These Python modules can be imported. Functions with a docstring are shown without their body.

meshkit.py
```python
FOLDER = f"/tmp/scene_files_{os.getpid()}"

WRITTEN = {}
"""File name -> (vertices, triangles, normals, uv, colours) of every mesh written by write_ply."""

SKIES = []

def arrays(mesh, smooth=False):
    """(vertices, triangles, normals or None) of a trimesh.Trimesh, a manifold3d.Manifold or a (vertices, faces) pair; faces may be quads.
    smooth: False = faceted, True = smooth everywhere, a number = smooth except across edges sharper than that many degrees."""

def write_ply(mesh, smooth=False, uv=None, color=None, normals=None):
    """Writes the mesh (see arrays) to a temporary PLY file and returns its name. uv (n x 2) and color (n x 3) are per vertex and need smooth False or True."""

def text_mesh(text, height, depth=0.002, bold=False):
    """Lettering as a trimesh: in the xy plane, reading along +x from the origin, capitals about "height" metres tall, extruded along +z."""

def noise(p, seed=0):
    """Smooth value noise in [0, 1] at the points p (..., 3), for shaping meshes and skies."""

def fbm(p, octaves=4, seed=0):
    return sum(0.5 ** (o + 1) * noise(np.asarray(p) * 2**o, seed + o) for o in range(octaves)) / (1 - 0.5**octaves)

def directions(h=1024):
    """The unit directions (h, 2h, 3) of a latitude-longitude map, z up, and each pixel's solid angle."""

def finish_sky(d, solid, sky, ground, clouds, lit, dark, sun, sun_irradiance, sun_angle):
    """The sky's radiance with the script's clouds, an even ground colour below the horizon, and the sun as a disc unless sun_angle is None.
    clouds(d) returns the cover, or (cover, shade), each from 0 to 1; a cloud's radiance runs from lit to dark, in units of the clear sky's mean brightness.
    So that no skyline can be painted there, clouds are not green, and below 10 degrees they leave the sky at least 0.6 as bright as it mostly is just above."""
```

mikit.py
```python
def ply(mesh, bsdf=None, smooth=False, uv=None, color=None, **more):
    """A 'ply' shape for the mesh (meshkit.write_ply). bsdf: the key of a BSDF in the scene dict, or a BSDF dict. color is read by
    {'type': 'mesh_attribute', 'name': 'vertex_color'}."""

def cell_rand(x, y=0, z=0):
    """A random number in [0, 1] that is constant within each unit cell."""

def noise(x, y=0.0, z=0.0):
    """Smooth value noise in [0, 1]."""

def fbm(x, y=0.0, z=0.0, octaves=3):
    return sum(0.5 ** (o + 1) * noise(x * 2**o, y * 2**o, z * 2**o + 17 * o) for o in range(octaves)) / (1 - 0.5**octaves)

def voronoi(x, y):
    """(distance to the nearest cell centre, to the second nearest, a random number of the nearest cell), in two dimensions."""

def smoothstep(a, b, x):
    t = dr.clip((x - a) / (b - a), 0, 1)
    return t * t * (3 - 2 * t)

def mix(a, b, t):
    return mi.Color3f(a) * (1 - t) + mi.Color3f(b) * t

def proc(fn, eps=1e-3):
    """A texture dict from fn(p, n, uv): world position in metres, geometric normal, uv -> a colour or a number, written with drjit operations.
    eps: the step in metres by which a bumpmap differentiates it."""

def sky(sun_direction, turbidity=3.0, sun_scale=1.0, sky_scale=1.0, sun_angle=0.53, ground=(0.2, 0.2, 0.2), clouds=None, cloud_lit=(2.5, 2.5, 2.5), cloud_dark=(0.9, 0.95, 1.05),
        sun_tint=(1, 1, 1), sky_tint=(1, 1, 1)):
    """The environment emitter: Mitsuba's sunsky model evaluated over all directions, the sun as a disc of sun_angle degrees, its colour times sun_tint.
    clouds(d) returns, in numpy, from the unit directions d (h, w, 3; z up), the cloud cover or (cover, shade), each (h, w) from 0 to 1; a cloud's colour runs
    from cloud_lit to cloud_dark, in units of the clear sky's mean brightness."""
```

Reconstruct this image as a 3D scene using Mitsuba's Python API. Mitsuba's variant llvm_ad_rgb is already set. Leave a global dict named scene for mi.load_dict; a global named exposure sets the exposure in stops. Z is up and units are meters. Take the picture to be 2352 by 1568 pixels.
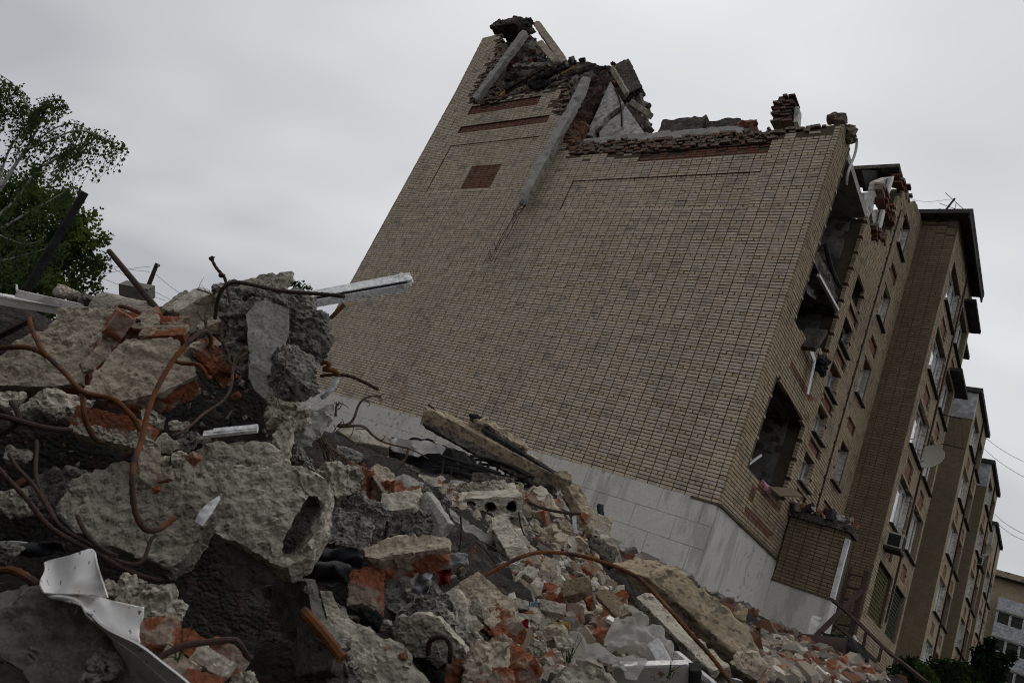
import math, random
import numpy as np, trimesh, manifold3d as m3, shapely
import drjit as dr
import mitsuba as mi
import mikit, meshkit
from scipy.interpolate import RBFInterpolator
from scipy.spatial import cKDTree
from shapely.geometry import Polygon, Point, box as sbox

T = mi.ScalarTransform4f
scene, labels = {'type': 'scene'}, {}

# ------------------------------------------------------------------ camera, sky, exposure
# the photograph's lens: 24 mm on a 36 mm frame, tilted up and rolled; eye at the origin
FOC, CX, CY = 1580.0, 1176.0, 784.0            # in units of a 2352 x 1568 picture
CAM = np.array([[0.74117277, 0.11344534, -0.66165934], [0.54172851, 0.48102925, 0.68930478], [0.39647591, -0.86933366, 0.29506921]])
RIGHT, DOWN, FWD = CAM[:, 0], CAM[:, 1], CAM[:, 2]
scene['camera'] = {'type': 'thinlens', 'fov': 2 * math.degrees(math.atan(CX / FOC)), 'fov_axis': 'x', 'near_clip': 0.05, 'far_clip': 900.0,
                   'aperture_radius': 0.0015, 'focus_distance': 5.0,
                   'to_world': T().look_at(origin=[0, 0, 0], target=FWD.tolist(), up=(-DOWN).tolist())}


SUN = np.array([-0.36, 0.30, 0.90])            # veiled sun high behind the block: its face is in the shade
SUN /= np.linalg.norm(SUN)


def cloud_layer(d):
    """overcast: a closed layer, brightest round the veiled sun, with soft darker streaks"""
    s = np.stack([d[..., 0], d[..., 1], d[..., 2]], -1) / (d[..., 2:3] + 0.45)
    streak = meshkit.fbm(np.stack([s[..., 0] * 1.3 + s[..., 1] * 0.6, s[..., 1] * 2.4 - s[..., 0] * 1.2, s[..., 0] * 0], -1) + 7.3, 4, 5)
    soft = meshkit.fbm(s * 0.8 + 3.1, 3, 9)
    away = np.arccos(np.clip(d @ SUN, -1, 1))
    shade = 0.03 + 0.74 * (1 - np.exp(-(away / 0.65) ** 2)) + 1.7 * (streak - 0.5) + 0.5 * (soft - 0.5)
    bank = np.clip((-(d[..., 0] * 0.93 - d[..., 1] * 0.36) - 0.55) / 0.42, 0, 1)
    shade = shade + 0.16 * bank * (1.15 - 0.6 * d[..., 2])
    return np.ones(d.shape[:2]), np.clip(shade, 0, 0.80)


exposure = 1.60
scene['sky'] = mikit.sky(SUN.tolist(), turbidity=5, sun_scale=0.10, sun_angle=24, clouds=cloud_layer, cloud_lit=(2.46, 2.48, 2.51), cloud_dark=(0.945, 0.985, 1.08), ground=(0.1, 0.1, 0.1))


# ------------------------------------------------------------------ materials
N, F, S, MX = mikit.noise, mikit.fbm, mikit.smoothstep, mikit.mix


def mat(key, fn=None, color=None, rough=0.85, bump=None, bscale=1.0, spec=0.3, metallic=0.0, eps=1e-3, **kw):
    b = {'type': 'principled', 'base_color': mikit.proc(fn) if fn else {'type': 'rgb', 'value': list(color)}, 'roughness': rough, 'specular': spec, 'metallic': metallic, **kw}
    if bump:
        b = {'type': 'bumpmap', 'arbitrary': mikit.proc(bump, eps), 'scale': bscale, 'bsdf': b}
    scene['material_' + key] = {'type': 'twosided', 'bsdf': b}


def n3(p, s, o=0.0):
    return N(p.x * s + o, p.y * s + o * 1.7, p.z * s - o)


def f3(p, s, o=0.0, k=3):
    return F(p.x * s + o, p.y * s + o * 1.7, p.z * s - o, k)


def speckle(a, b, dark, fs=60.0, fl=5.0, cut=0.62, amount=0.7, dusty=None):
    """concrete-like: slow tone drift, fine grain, dark specks with the shade of pits painted in, pale dust on faces that look up"""
    def fn(p, n, uv):
        c = MX(a, b, f3(p, fl, 2.3))
        c = c * (0.62 + 0.76 * n3(p, fs * 3.4, 5.0))
        c = MX(c, dark, amount * S(cut, cut + 0.05, f3(p, fs * 1.35, 8.1)))  # specks carry the shade of small pits as colour
        c = MX(c, dark, 0.5 * S(0.52, 0.74, f3(p, fs * 0.12, 3.7)))
        if dusty:
            c = MX(c, dusty, 0.65 * S(0.15, 0.8, n.z) * S(0.3, 0.6, f3(p, 9.0, 1.0)))
        return c
    return fn


def grain(s1, s2):
    def fn(p, n, uv):
        return f3(p, s1, 0.4, 3) * 0.7 + n3(p, s2, 3.0) * 0.3
    return fn


mat('concrete', speckle((0.27, 0.243, 0.192), (0.43, 0.392, 0.315), (0.055, 0.05, 0.041), amount=0.65, dusty=(0.52, 0.475, 0.385)), bump=grain(45, 150), bscale=0.016)
mat('concrete_gravel', speckle((0.135, 0.125, 0.108), (0.28, 0.262, 0.228), (0.032, 0.03, 0.026), fs=75, cut=0.55, dusty=(0.34, 0.317, 0.272)), bump=grain(60, 190), bscale=0.022)
mat('concrete_smooth', speckle((0.31, 0.295, 0.265), (0.44, 0.42, 0.375), (0.13, 0.122, 0.108), fs=40, cut=0.68, amount=0.5), bump=grain(30, 120), bscale=0.003, rough=0.75)
mat('concrete_tan', speckle((0.26, 0.205, 0.135), (0.40, 0.325, 0.22), (0.045, 0.04, 0.034), fs=16, fl=3, cut=0.58, amount=0.6), bump=grain(25, 90), bscale=0.008)
mat('concrete_burnt', speckle((0.035, 0.033, 0.031), (0.22, 0.185, 0.14), (0.012, 0.012, 0.012), fs=25, fl=4, cut=0.50), bump=grain(30, 90), bscale=0.01)
mat('concrete_shade', speckle((0.13, 0.122, 0.108), (0.20, 0.19, 0.17), (0.05, 0.048, 0.045), fs=60, fl=3, cut=0.66, amount=0.5, dusty=(0.18, 0.172, 0.16)), bump=grain(40, 140), bscale=0.006)  # darker copy of the concrete, shade put into its colour
mat('mortar', speckle((0.29, 0.243, 0.178), (0.445, 0.38, 0.285), (0.11, 0.088, 0.062), fs=50, fl=7, cut=0.64, amount=0.55, dusty=(0.46, 0.40, 0.305)), bump=grain(40, 130), bscale=0.012)
mat('plaster_block', speckle((0.41, 0.37, 0.30), (0.55, 0.505, 0.42), (0.22, 0.185, 0.135), fs=40, cut=0.67, amount=0.5), bump=grain(40, 130), bscale=0.006)


def red_brick(p, n, uv):
    c = MX((0.190, 0.062, 0.030), (0.305, 0.108, 0.052), f3(p, 14.0, 1.2))
    c = c * (0.7 + 0.6 * n3(p, 130.0, 2.0))
    c = MX(c, (0.10, 0.05, 0.035), 0.6 * S(0.58, 0.72, f3(p, 24.0, 4.0)))
    return MX(c, (0.29, 0.25, 0.20), 0.75 * S(0.45, 0.60, f3(p, 17.0, 9.0)))


mat('red_brick', red_brick, bump=grain(55, 170), bscale=0.010)


def rust(p, n, uv):
    c = MX((0.060, 0.025, 0.010), (0.185, 0.068, 0.018), f3(p, 40.0, 1.2))
    return MX(c, (0.045, 0.026, 0.02), S(0.5, 0.7, f3(p, 16.0, 7.0)))


mat('rust', rust, bump=grain(120, 300), bscale=0.002, rough=0.8)
mat('dark_rust', speckle((0.028, 0.02, 0.016), (0.075, 0.040, 0.028), (0.02, 0.015, 0.013), fs=60), rough=0.75)


def worn_white(p, n, uv):
    c = MX((0.62, 0.615, 0.60), (0.75, 0.745, 0.73), f3(p, 9.0, 1.0))
    c = MX(c, (0.10, 0.085, 0.075), 0.9 * S(0.70, 0.76, F(p.x * 55 + p.z * 20, p.y * 160, p.z * 60, 3)))
    return MX(c, (0.30, 0.27, 0.23), 0.65 * S(0.52, 0.7, f3(p, 17.0, 4.0)))


mat('white_metal', worn_white, rough=0.45, spec=0.5)
mat('white_plastic', speckle((0.60, 0.60, 0.59), (0.74, 0.74, 0.73), (0.28, 0.26, 0.23), fs=30, cut=0.68, amount=0.6), rough=0.4, spec=0.5)
mat('grey_aluminium', speckle((0.42, 0.43, 0.45), (0.56, 0.57, 0.59), (0.2, 0.19, 0.18), fs=25, cut=0.68), rough=0.45, metallic=0.35)


def board(p, n, uv):
    c = MX((0.38, 0.355, 0.30), (0.50, 0.47, 0.40), f3(p, 7.0, 1.0))
    c = MX(c, (0.14, 0.08, 0.04), 0.9 * S(0.60, 0.68, f3(p, 38.0, 6.0)) * S(0.42, 0.6, f3(p, 9.0, 2.0)))
    return MX(c, (0.28, 0.25, 0.2), 0.7 * S(0.5, 0.75, f3(p, 12.0, 12.0)))


mat('stained_board', board, rough=0.6)
mat('soot', speckle((0.012, 0.012, 0.012), (0.035, 0.034, 0.034), (0.006, 0.006, 0.006)), bump=grain(30, 90), bscale=0.006)
mat('black_cloth', speckle((0.020, 0.021, 0.024), (0.042, 0.044, 0.05), (0.012, 0.012, 0.013), fs=200), rough=0.9, sheen=0.6)
mat('red_cloth', speckle((0.12, 0.004, 0.009), (0.19, 0.008, 0.014), (0.10, 0.004, 0.006), fs=150, cut=0.75), rough=0.85, sheen=0.5)
mat('grey_plastic', color=(0.30, 0.31, 0.34), rough=0.4, spec=0.5)
mat('yellow_foam', speckle((0.32, 0.20, 0.03), (0.45, 0.30, 0.05), (0.16, 0.10, 0.02)), bump=grain(60, 160), bscale=0.01)
mat('blue_plastic', color=(0.25, 0.38, 0.58), rough=0.4)
mat('pink_plastic', color=(0.55, 0.26, 0.30), rough=0.5)
mat('old_wood', speckle((0.13, 0.095, 0.06), (0.24, 0.185, 0.12), (0.05, 0.04, 0.03), fs=50), bump=grain(50, 150), bscale=0.006)
mat('root_bark', speckle((0.075, 0.05, 0.03), (0.17, 0.12, 0.08), (0.03, 0.02, 0.015), fs=90), bump=grain(80, 200), bscale=0.006)
scene['material_plastic_film'] = {'type': 'principledthin', 'base_color': {'type': 'rgb', 'value': [0.66, 0.645, 0.61]}, 'roughness': 0.3, 'diff_trans': 0.8, 'spec_trans': 0.30, 'eta': 1.4}
scene['material_window_glass'] = {'type': 'thindielectric', 'int_ior': 1.52}


def ground_tone(p, n, uv):  # near black: the shade of the heap gaps is put into the colour
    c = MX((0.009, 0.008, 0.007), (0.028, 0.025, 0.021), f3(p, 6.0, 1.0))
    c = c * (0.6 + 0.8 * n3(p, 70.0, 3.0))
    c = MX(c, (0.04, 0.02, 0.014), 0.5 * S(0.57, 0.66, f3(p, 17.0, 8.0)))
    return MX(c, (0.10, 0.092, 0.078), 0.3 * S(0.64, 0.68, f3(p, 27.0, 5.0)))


mat('shade_dark_ground', ground_tone, bump=grain(30, 90), bscale=0.03)
mat('fragment_mix', None, (0.3, 0.3, 0.3))     # replaced below: colour per fragment
scene['material_fragment_mix'] = {'type': 'twosided', 'bsdf': {'type': 'bumpmap', 'arbitrary': mikit.proc(grain(70, 200)), 'scale': 0.006, 'bsdf': {'type': 'principled', 'base_color': {'type': 'mesh_attribute', 'name': 'vertex_color'}, 'roughness': 0.9, 'specular': 0.25}}}

# brick facing: one tone per brick from the bond grid, shared by the bricks that stand alone and by the joined ones
D = 13.5                                        # distance of the gable end, metres: all building sizes are in units of it
XG, ZP = -0.4271 * D, 0.2157 * D                # street corner of the gable; top of the plinth
PIT, CRS, QUO = 0.0222 * D, 0.00635 * D, 0.0115 * D


def brick_cell(p, n):
    row = dr.floor((p.z - ZP) / CRS)
    u = dr.select(dr.abs(n.x) > 0.6, p.y - D - QUO, p.x - XG + QUO) / PIT
    half = dr.select(row - 6 * dr.floor(row / 6) == 3, 2.0, 1.0)
    return row, dr.floor(u * half + 0.02), half


def facing(p, n, uv):
    row, col, half = brick_cell(p, n)
    r1, r2, r3 = mikit.cell_rand(row, col, 1), mikit.cell_rand(row, col, 2), mikit.cell_rand(row, col, 3)
    c = MX((0.490, 0.402, 0.288), (0.570, 0.478, 0.362), r1)
    c = MX(c, (0.485, 0.430, 0.345), S(0.55, 0.9, r2))                # greyer ones
    c = MX(c, (0.52, 0.415, 0.265), 0.6 * S(1.4, 1.6, half) * S(0.2, 0.6, r3))  # yellower headers
    c = MX(c, (0.33, 0.26, 0.17), 0.6 * S(0.95, 0.97, r3))
    c = c * (0.80 + 0.40 * f3(p, 9.0, 2.0)) * (0.85 + 0.3 * n3(p, 60.0, 1.0))
    c = MX(c, (0.19, 0.18, 0.16), 0.45 * S(0.56, 0.74, f3(p, 3.3, 6.0)))
    soot = S(0.50, 0.70, F(p.x * 0.9 + p.y * 0.9, 4.0, p.z * 0.35, 3))
    return c * (1 - 0.10 * soot)


def street_facing(p, n, uv):                    # the same bricks on the street side, multiplied darker and browner
    return facing(p, n, uv) * mi.Color3f(0.74, 0.70, 0.62) * (0.85 + 0.3 * F(p.y * 0.8, 2.0, p.z * 0.4, 3))


mat('street_brick', street_facing, rough=0.88)
mat('facing_brick', facing, bump=grain(35, 110), bscale=0.004, rough=0.85)


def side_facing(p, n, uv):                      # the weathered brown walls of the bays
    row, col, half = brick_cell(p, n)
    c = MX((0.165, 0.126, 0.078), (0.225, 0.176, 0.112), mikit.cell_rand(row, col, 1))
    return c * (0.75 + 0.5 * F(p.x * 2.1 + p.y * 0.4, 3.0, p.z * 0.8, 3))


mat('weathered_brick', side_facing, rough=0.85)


def far_brick(p, n, uv):                        # brickwork too far off to part the bricks
    row, col, half = brick_cell(p, n)
    u = dr.select(dr.abs(n.x) > 0.6, p.y - D - QUO, p.x - XG + QUO) / PIT
    fz, fu = (p.z - ZP) / CRS - row, u * half - dr.floor(u * half)
    joint = dr.maximum(S(0.86, 0.93, fz), S(0.955, 0.985, fu))
    c = MX((0.29, 0.232, 0.150), (0.36, 0.295, 0.197), mikit.cell_rand(row, col, 1)) * (0.8 + 0.4 * F(p.x * 0.7, p.y * 0.7, p.z * 0.5, 3))
    return MX(c, (0.10, 0.085, 0.06), 0.75 * joint)


mat('far_brick', far_brick, rough=0.9)


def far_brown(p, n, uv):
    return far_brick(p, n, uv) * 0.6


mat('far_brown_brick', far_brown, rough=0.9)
mat('brick_mortar', speckle((0.075, 0.055, 0.036), (0.125, 0.094, 0.064), (0.05, 0.04, 0.03), fs=20), bump=grain(30, 90), bscale=0.006)
mat('wall_core', speckle((0.20, 0.15, 0.11), (0.27, 0.22, 0.175), (0.075, 0.05, 0.04), fs=14, fl=4, cut=0.52), bump=grain(12, 40), bscale=0.05)


def inset_red(p, n, uv):
    row = dr.floor((p.z - ZP) / CRS)
    r1, r2 = mikit.cell_rand(row, dr.floor((p.x + p.y) / PIT * 2), 4), mikit.cell_rand(row, dr.floor((p.x + p.y) / PIT * 2), 5)
    c = MX((0.15, 0.065, 0.040), (0.225, 0.105, 0.065), r1) * (0.7 + 0.6 * f3(p, 10.0, 2.0))
    return MX(c, (0.20, 0.165, 0.125), 0.45 * S(0.6, 0.9, r2))


mat('inset_red_brick', inset_red, bump=grain(30, 90), bscale=0.005)


def whitewash(p, n, uv):
    c = MX((0.55, 0.525, 0.465), (0.65, 0.62, 0.555), f3(p, 1.6, 3.0))
    drip = F(p.x * 5 + p.y * 5, 2.0, p.z * 0.9, 4)
    c = MX(c, (0.30, 0.29, 0.275), 0.5 * S(0.52, 0.72, drip))
    c = MX(c, (0.17, 0.165, 0.155), 0.7 * S(0.58, 0.74, f3(p, 9.0, 4.0)) * S(0.48, 0.62, f3(p, 0.7, 1.5)))
    return c * (0.88 + 0.24 * n3(p, 40.0, 2.0))


mat('whitewash', whitewash, bump=grain(12, 60), bscale=0.006, rough=0.8)
mat('inner_plaster', speckle((0.42, 0.405, 0.38), (0.58, 0.56, 0.525), (0.20, 0.18, 0.16), fs=4, fl=0.8, cut=0.60), rough=0.85)
mat('sooty_plaster', speckle((0.09, 0.085, 0.078), (0.24, 0.228, 0.21), (0.02, 0.02, 0.02), fs=3, fl=0.7, cut=0.55), rough=0.9)
mat('room_dark', color=(0.045, 0.043, 0.04), rough=0.95)  # near-black backing, painted for the unlit depth of the rooms
mat('sooty_brick', speckle((0.05, 0.036, 0.029), (0.155, 0.088, 0.062), (0.02, 0.018, 0.017), fs=14, fl=5, cut=0.52), bump=grain(12, 40), bscale=0.04)
mat('roof_felt', speckle((0.035, 0.034, 0.034), (0.075, 0.072, 0.07), (0.02, 0.02, 0.02), fs=5, fl=0.6), rough=0.85)
mat('pale_backing', color=(0.66, 0.655, 0.63), rough=0.9)  # pale sheet set close behind most panes
mat('dish_grey', color=(0.44, 0.43, 0.37), rough=0.6)
mat('dull_green', color=(0.05, 0.06, 0.045), rough=0.8)
mat('ochre_paint', color=(0.13, 0.11, 0.045), rough=0.8)
mat('balcony_panel', speckle((0.40, 0.41, 0.43), (0.47, 0.48, 0.50), (0.3, 0.3, 0.3), fs=2, fl=0.5), rough=0.8)
mat('wire_black', color=(0.02, 0.02, 0.022), rough=0.6)
mat('birch_bark', speckle((0.40, 0.39, 0.37), (0.52, 0.51, 0.49), (0.06, 0.055, 0.05), fs=18, cut=0.60), rough=0.8)
mat('dark_bark', speckle((0.035, 0.028, 0.022), (0.07, 0.055, 0.045), (0.02, 0.017, 0.014), fs=15), rough=0.9)
for key, col in (('birch_leaf', (0.075, 0.115, 0.040)), ('dense_leaf', (0.050, 0.085, 0.026)), ('painted_lit_leaf', (0.13, 0.155, 0.036)), ('bush_leaf', (0.020, 0.036, 0.016)), ('grass_blade', (0.06, 0.10, 0.03))):  # one brighter tone paints lit highlights into the foliage
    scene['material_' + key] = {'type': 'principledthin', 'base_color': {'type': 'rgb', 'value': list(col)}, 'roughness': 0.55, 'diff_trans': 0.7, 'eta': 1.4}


# ------------------------------------------------------------------ helpers
def at(x, y, d):
    """the point d metres into the scene that the photograph (2352 wide) shows at x, y"""
    return CAM @ np.array([(x - CX) / FOC * d, (y - CY) / FOC * d, d])


def ray(x, y):
    w = CAM @ np.array([(x - CX) / FOC, (y - CY) / FOC, 1.0])
    return w


def on_y(x, y, yy):
    w = ray(x, y)
    return w * (yy * D / w[1])


def on_x(x, y, xx):
    w = ray(x, y)
    return w * (xx * D / w[0])


def hint(a, b, c):
    """a direction told in the picture: a to the right, b up, c towards the viewer"""
    return a * RIGHT - b * DOWN - c * FWD


counts = {}


def key_for(base):
    n = counts.get(base, -1) + 1
    counts[base] = n
    return base if n == 0 else f'{base}_{n:03d}'


def tag(key, label=None, cat=None, group=None, kind=None):
    e = {k: v for k, v in (('label', label), ('category', cat), ('group', group), ('kind', kind)) if v}
    if e:
        labels[key] = e
    return key


def thing(name, label, cat, group=None, kind=None):
    return tag(key_for(name), label, cat, group, kind)


def put(name, mesh, m, parent=None, label=None, cat=None, group=None, kind=None, smooth=35, color=None):
    key = key_for(f'{parent}__{name}' if parent else name)
    scene[key] = mikit.ply(mesh, 'material_' + m, smooth=smooth, color=color)
    return tag(key, label, cat, group, kind)


def tri(m):
    if hasattr(m, 'to_mesh'):
        q = m.to_mesh()
        return trimesh.Trimesh(q.vert_properties[:, :3], q.tri_verts, process=False)
    return m


def join(ms):
    return trimesh.util.concatenate([tri(m) for m in ms])


def frame(p0, p1, up):
    p0, p1 = np.asarray(p0, float), np.asarray(p1, float)
    a = p1 - p0
    L = np.linalg.norm(a)
    a = a / L
    n = np.asarray(up, float)
    n = n - a * (n @ a)
    if np.linalg.norm(n) < 1e-6:
        n = np.cross(a, [0.31, 0.2, 0.9])
    n /= np.linalg.norm(n)
    b = np.cross(n, a)
    return L, np.stack([a, b, n], 1), (p0 + p1) / 2


def moved(mesh, A, c):
    mesh = tri(mesh).copy()
    mesh.vertices = np.asarray(mesh.vertices) @ A.T + c
    return mesh


def rough(m, res, amp, freq=22.0, seed=0, fine=0.7, pebble=0.0, psize=0.02, facet=0.16):
    """break up a solid's surface: refine, then push the vertices in and out"""
    m = tri(m.refine_to_length(res)) if hasattr(m, 'refine_to_length') else tri(m)
    m = trimesh.Trimesh(m.vertices, m.faces, process=True)
    v, n = np.array(m.vertices), np.array(m.vertex_normals)
    s = (meshkit.fbm(v * freq + seed * 3.7, 3, seed) - 0.5) * 2 * amp
    s -= np.abs(meshkit.fbm(v * freq * 1.7 + 9.1, 2, seed + 2) - 0.5) * 2.2 * amp - 0.3 * amp
    s += (meshkit.noise(v * freq * 4.3 + seed, seed + 5) - 0.5) * 2 * amp * fine
    if facet:                                             # planar fracture facets of two sizes
        r = np.random.default_rng(seed + 50)
        lo, ext = v.min(0), np.ptp(v, axis=0)
        for cell, k_ in ((1.0 / freq, 1.0), (0.38 / freq, 0.6)):
            cnt = int(np.clip(np.prod(ext / cell + 1) * 0.8, 12, 20000))
            cc_ = lo + ext * r.random((cnt, 3))
            _, i = cKDTree(cc_).query(v)
            g_ = r.normal(size=(cnt, 3)) * facet
            h_ = np.einsum('ij,ij->i', g_[i], v - cc_[i])
            s += np.clip(h_, -1.0 * amp, 0.7 * amp) * k_
    if pebble:
        r = np.random.default_rng(seed)
        lo, hi = v.min(0) - psize, v.max(0) + psize
        k = int(min(9000, np.prod((hi - lo) / psize) * 0.9)) + 8
        d, i = cKDTree(r.uniform(lo, hi, (k, 3))).query(v)
        rr = psize * (0.45 + 0.55 * ((i * 7919) % 101) / 101)
        s += pebble * (np.sqrt(np.clip(1 - (d / rr) ** 2, 0, 1)) - 0.3)
    m.vertices = v + n * s[:, None]
    return m


def cube(l, w, h):
    return m3.Manifold.cube([l, w, h], True)


def chip(m, dims, n, r, depth=(0.08, 0.30)):
    """knock n corners and edges off a block"""
    dims = np.asarray(dims)
    for _ in range(n):
        s = r.choice([-1, 1], 3) * 1.0
        w = r.uniform(0.35, 1, 3)
        if r.random() < 0.55:
            w[r.integers(3)] *= 0.12
        nn = s * w / (dims + 0.25 * dims.max())
        nn /= np.linalg.norm(nn)
        reach = np.abs(nn) @ dims / 2
        m = m.trim_by_plane((-nn).tolist(), -reach * (1 - r.uniform(*depth)))
    return m


def lump(dims, r, k=13):
    """an angular boulder filling the box dims"""
    q = r.normal(size=(k, 3))
    q /= np.linalg.norm(q, axis=1, keepdims=True)
    q = np.sign(q) * np.abs(q) ** 0.62
    q *= r.uniform(0.86, 1.04, (k, 1))
    q /= np.abs(q).max(0)
    return m3.Manifold.hull_points((q * np.asarray(dims) / 2).tolist())


def tube(points, radius, sides=7, smoothed=True, ribs=0.0):
    p = np.asarray(points, float)
    if smoothed and len(p) > 2:
        from scipy.interpolate import CubicSpline
        t = np.concatenate([[0], np.cumsum(np.linalg.norm(np.diff(p, axis=0), axis=1))])
        k = max(12, int(t[-1] / (np.max(radius) * (1.8 if ribs else 2.5))))
        k = min(k, 260)
        p = CubicSpline(t, p)(np.linspace(0, t[-1], k))
    r = np.full(len(p), radius) if np.isscalar(radius) else np.interp(np.linspace(0, 1, len(p)), np.linspace(0, 1, len(radius)), radius)
    if ribs:
        r = r * (1 + ribs * (np.arange(len(p)) % 2))
    t = np.gradient(p, axis=0)
    t /= np.linalg.norm(t, axis=1, keepdims=True)
    a = np.cross(t[0], [0.3, 0.2, 0.9])
    A = [a / np.linalg.norm(a)]
    for i in range(1, len(p)):
        a = A[-1] - t[i] * (A[-1] @ t[i])
        A.append(a / np.linalg.norm(a))
    A = np.array(A)
    B = np.cross(t, A)
    g = np.arange(sides) * 2 * np.pi / sides
    v = p[:, None] + r[:, None, None] * (np.cos(g)[None, :, None] * A[:, None] + np.sin(g)[None, :, None] * B[:, None])
    i, j = np.meshgrid(np.arange(len(p) - 1), np.arange(sides), indexing='ij')
    k = (j + 1) % sides
    q = np.stack([i * sides + j, i * sides + k, (i + 1) * sides + k, (i + 1) * sides + j], -1).reshape(-1, 4)
    f = np.vstack([q[:, [0, 1, 2]], q[:, [0, 2, 3]]])
    v = np.vstack([v.reshape(-1, 3), p[0], p[-1]])
    e, l = len(v) - 2, len(v) - 1
    ring = np.arange(sides)
    cap0 = np.stack([np.full(sides, e), (ring + 1) % sides, ring], 1)
    cap1 = np.stack([np.full(sides, l), (len(p) - 1) * sides + ring, (len(p) - 1) * sides + (ring + 1) % sides], 1)
    return trimesh.Trimesh(v, np.vstack([f, cap0, cap1]), process=False)


def bar(p0, p1, w, h=None, up=(0, 0, 1)):
    """a straight squared bar between two points"""
    L, A, c = frame(p0, p1, up)
    return moved(trimesh.creation.box([L, w, h or w]), A, c)


def box3(x0, x1, y0, y1, z0, z1):
    m = trimesh.creation.box([abs(x1 - x0), abs(y1 - y0), abs(z1 - z0)])
    m.apply_translation([(x0 + x1) / 2, (y0 + y1) / 2, (z0 + z1) / 2])
    return m


# a block told by its two ends in the picture (x, y, distance), its width and height in picture units at that distance
def block(p0, p1, w, h, up, style='chunk', chips=5, amp=0.10, seed=0, depth=(0.08, 0.3), pebble=0.0, res=None, facet=None):
    d = (p0[2] + p1[2]) / 2
    w, h = w * d / FOC, h * d / FOC
    L, A, c = frame(at(*p0), at(*p1), hint(*up))
    r = np.random.default_rng(seed * 77 + 5)
    dims = (L, w, h)
    if style == 'lump':
        m = lump(dims, r, 13)
        amp = amp * .62
    else:
        m = chip(cube(*dims), dims, chips, r, depth)
    s = min(dims)
    res = res or max(0.0065 * d / 2, max(dims) / 42)
    m = rough(m, res, amp * min(s, 0.16), freq=2.0 / max(0.05, min(s, 0.2)), seed=seed, facet=facet if facet is not None else (.30 if style == 'lump' or pebble else .10), pebble=pebble * d / FOC, psize=max(0.012, (5.0 + 4 * (pebble * 1 > 5)) * d / FOC))
    return moved(m, A, c)


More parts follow.
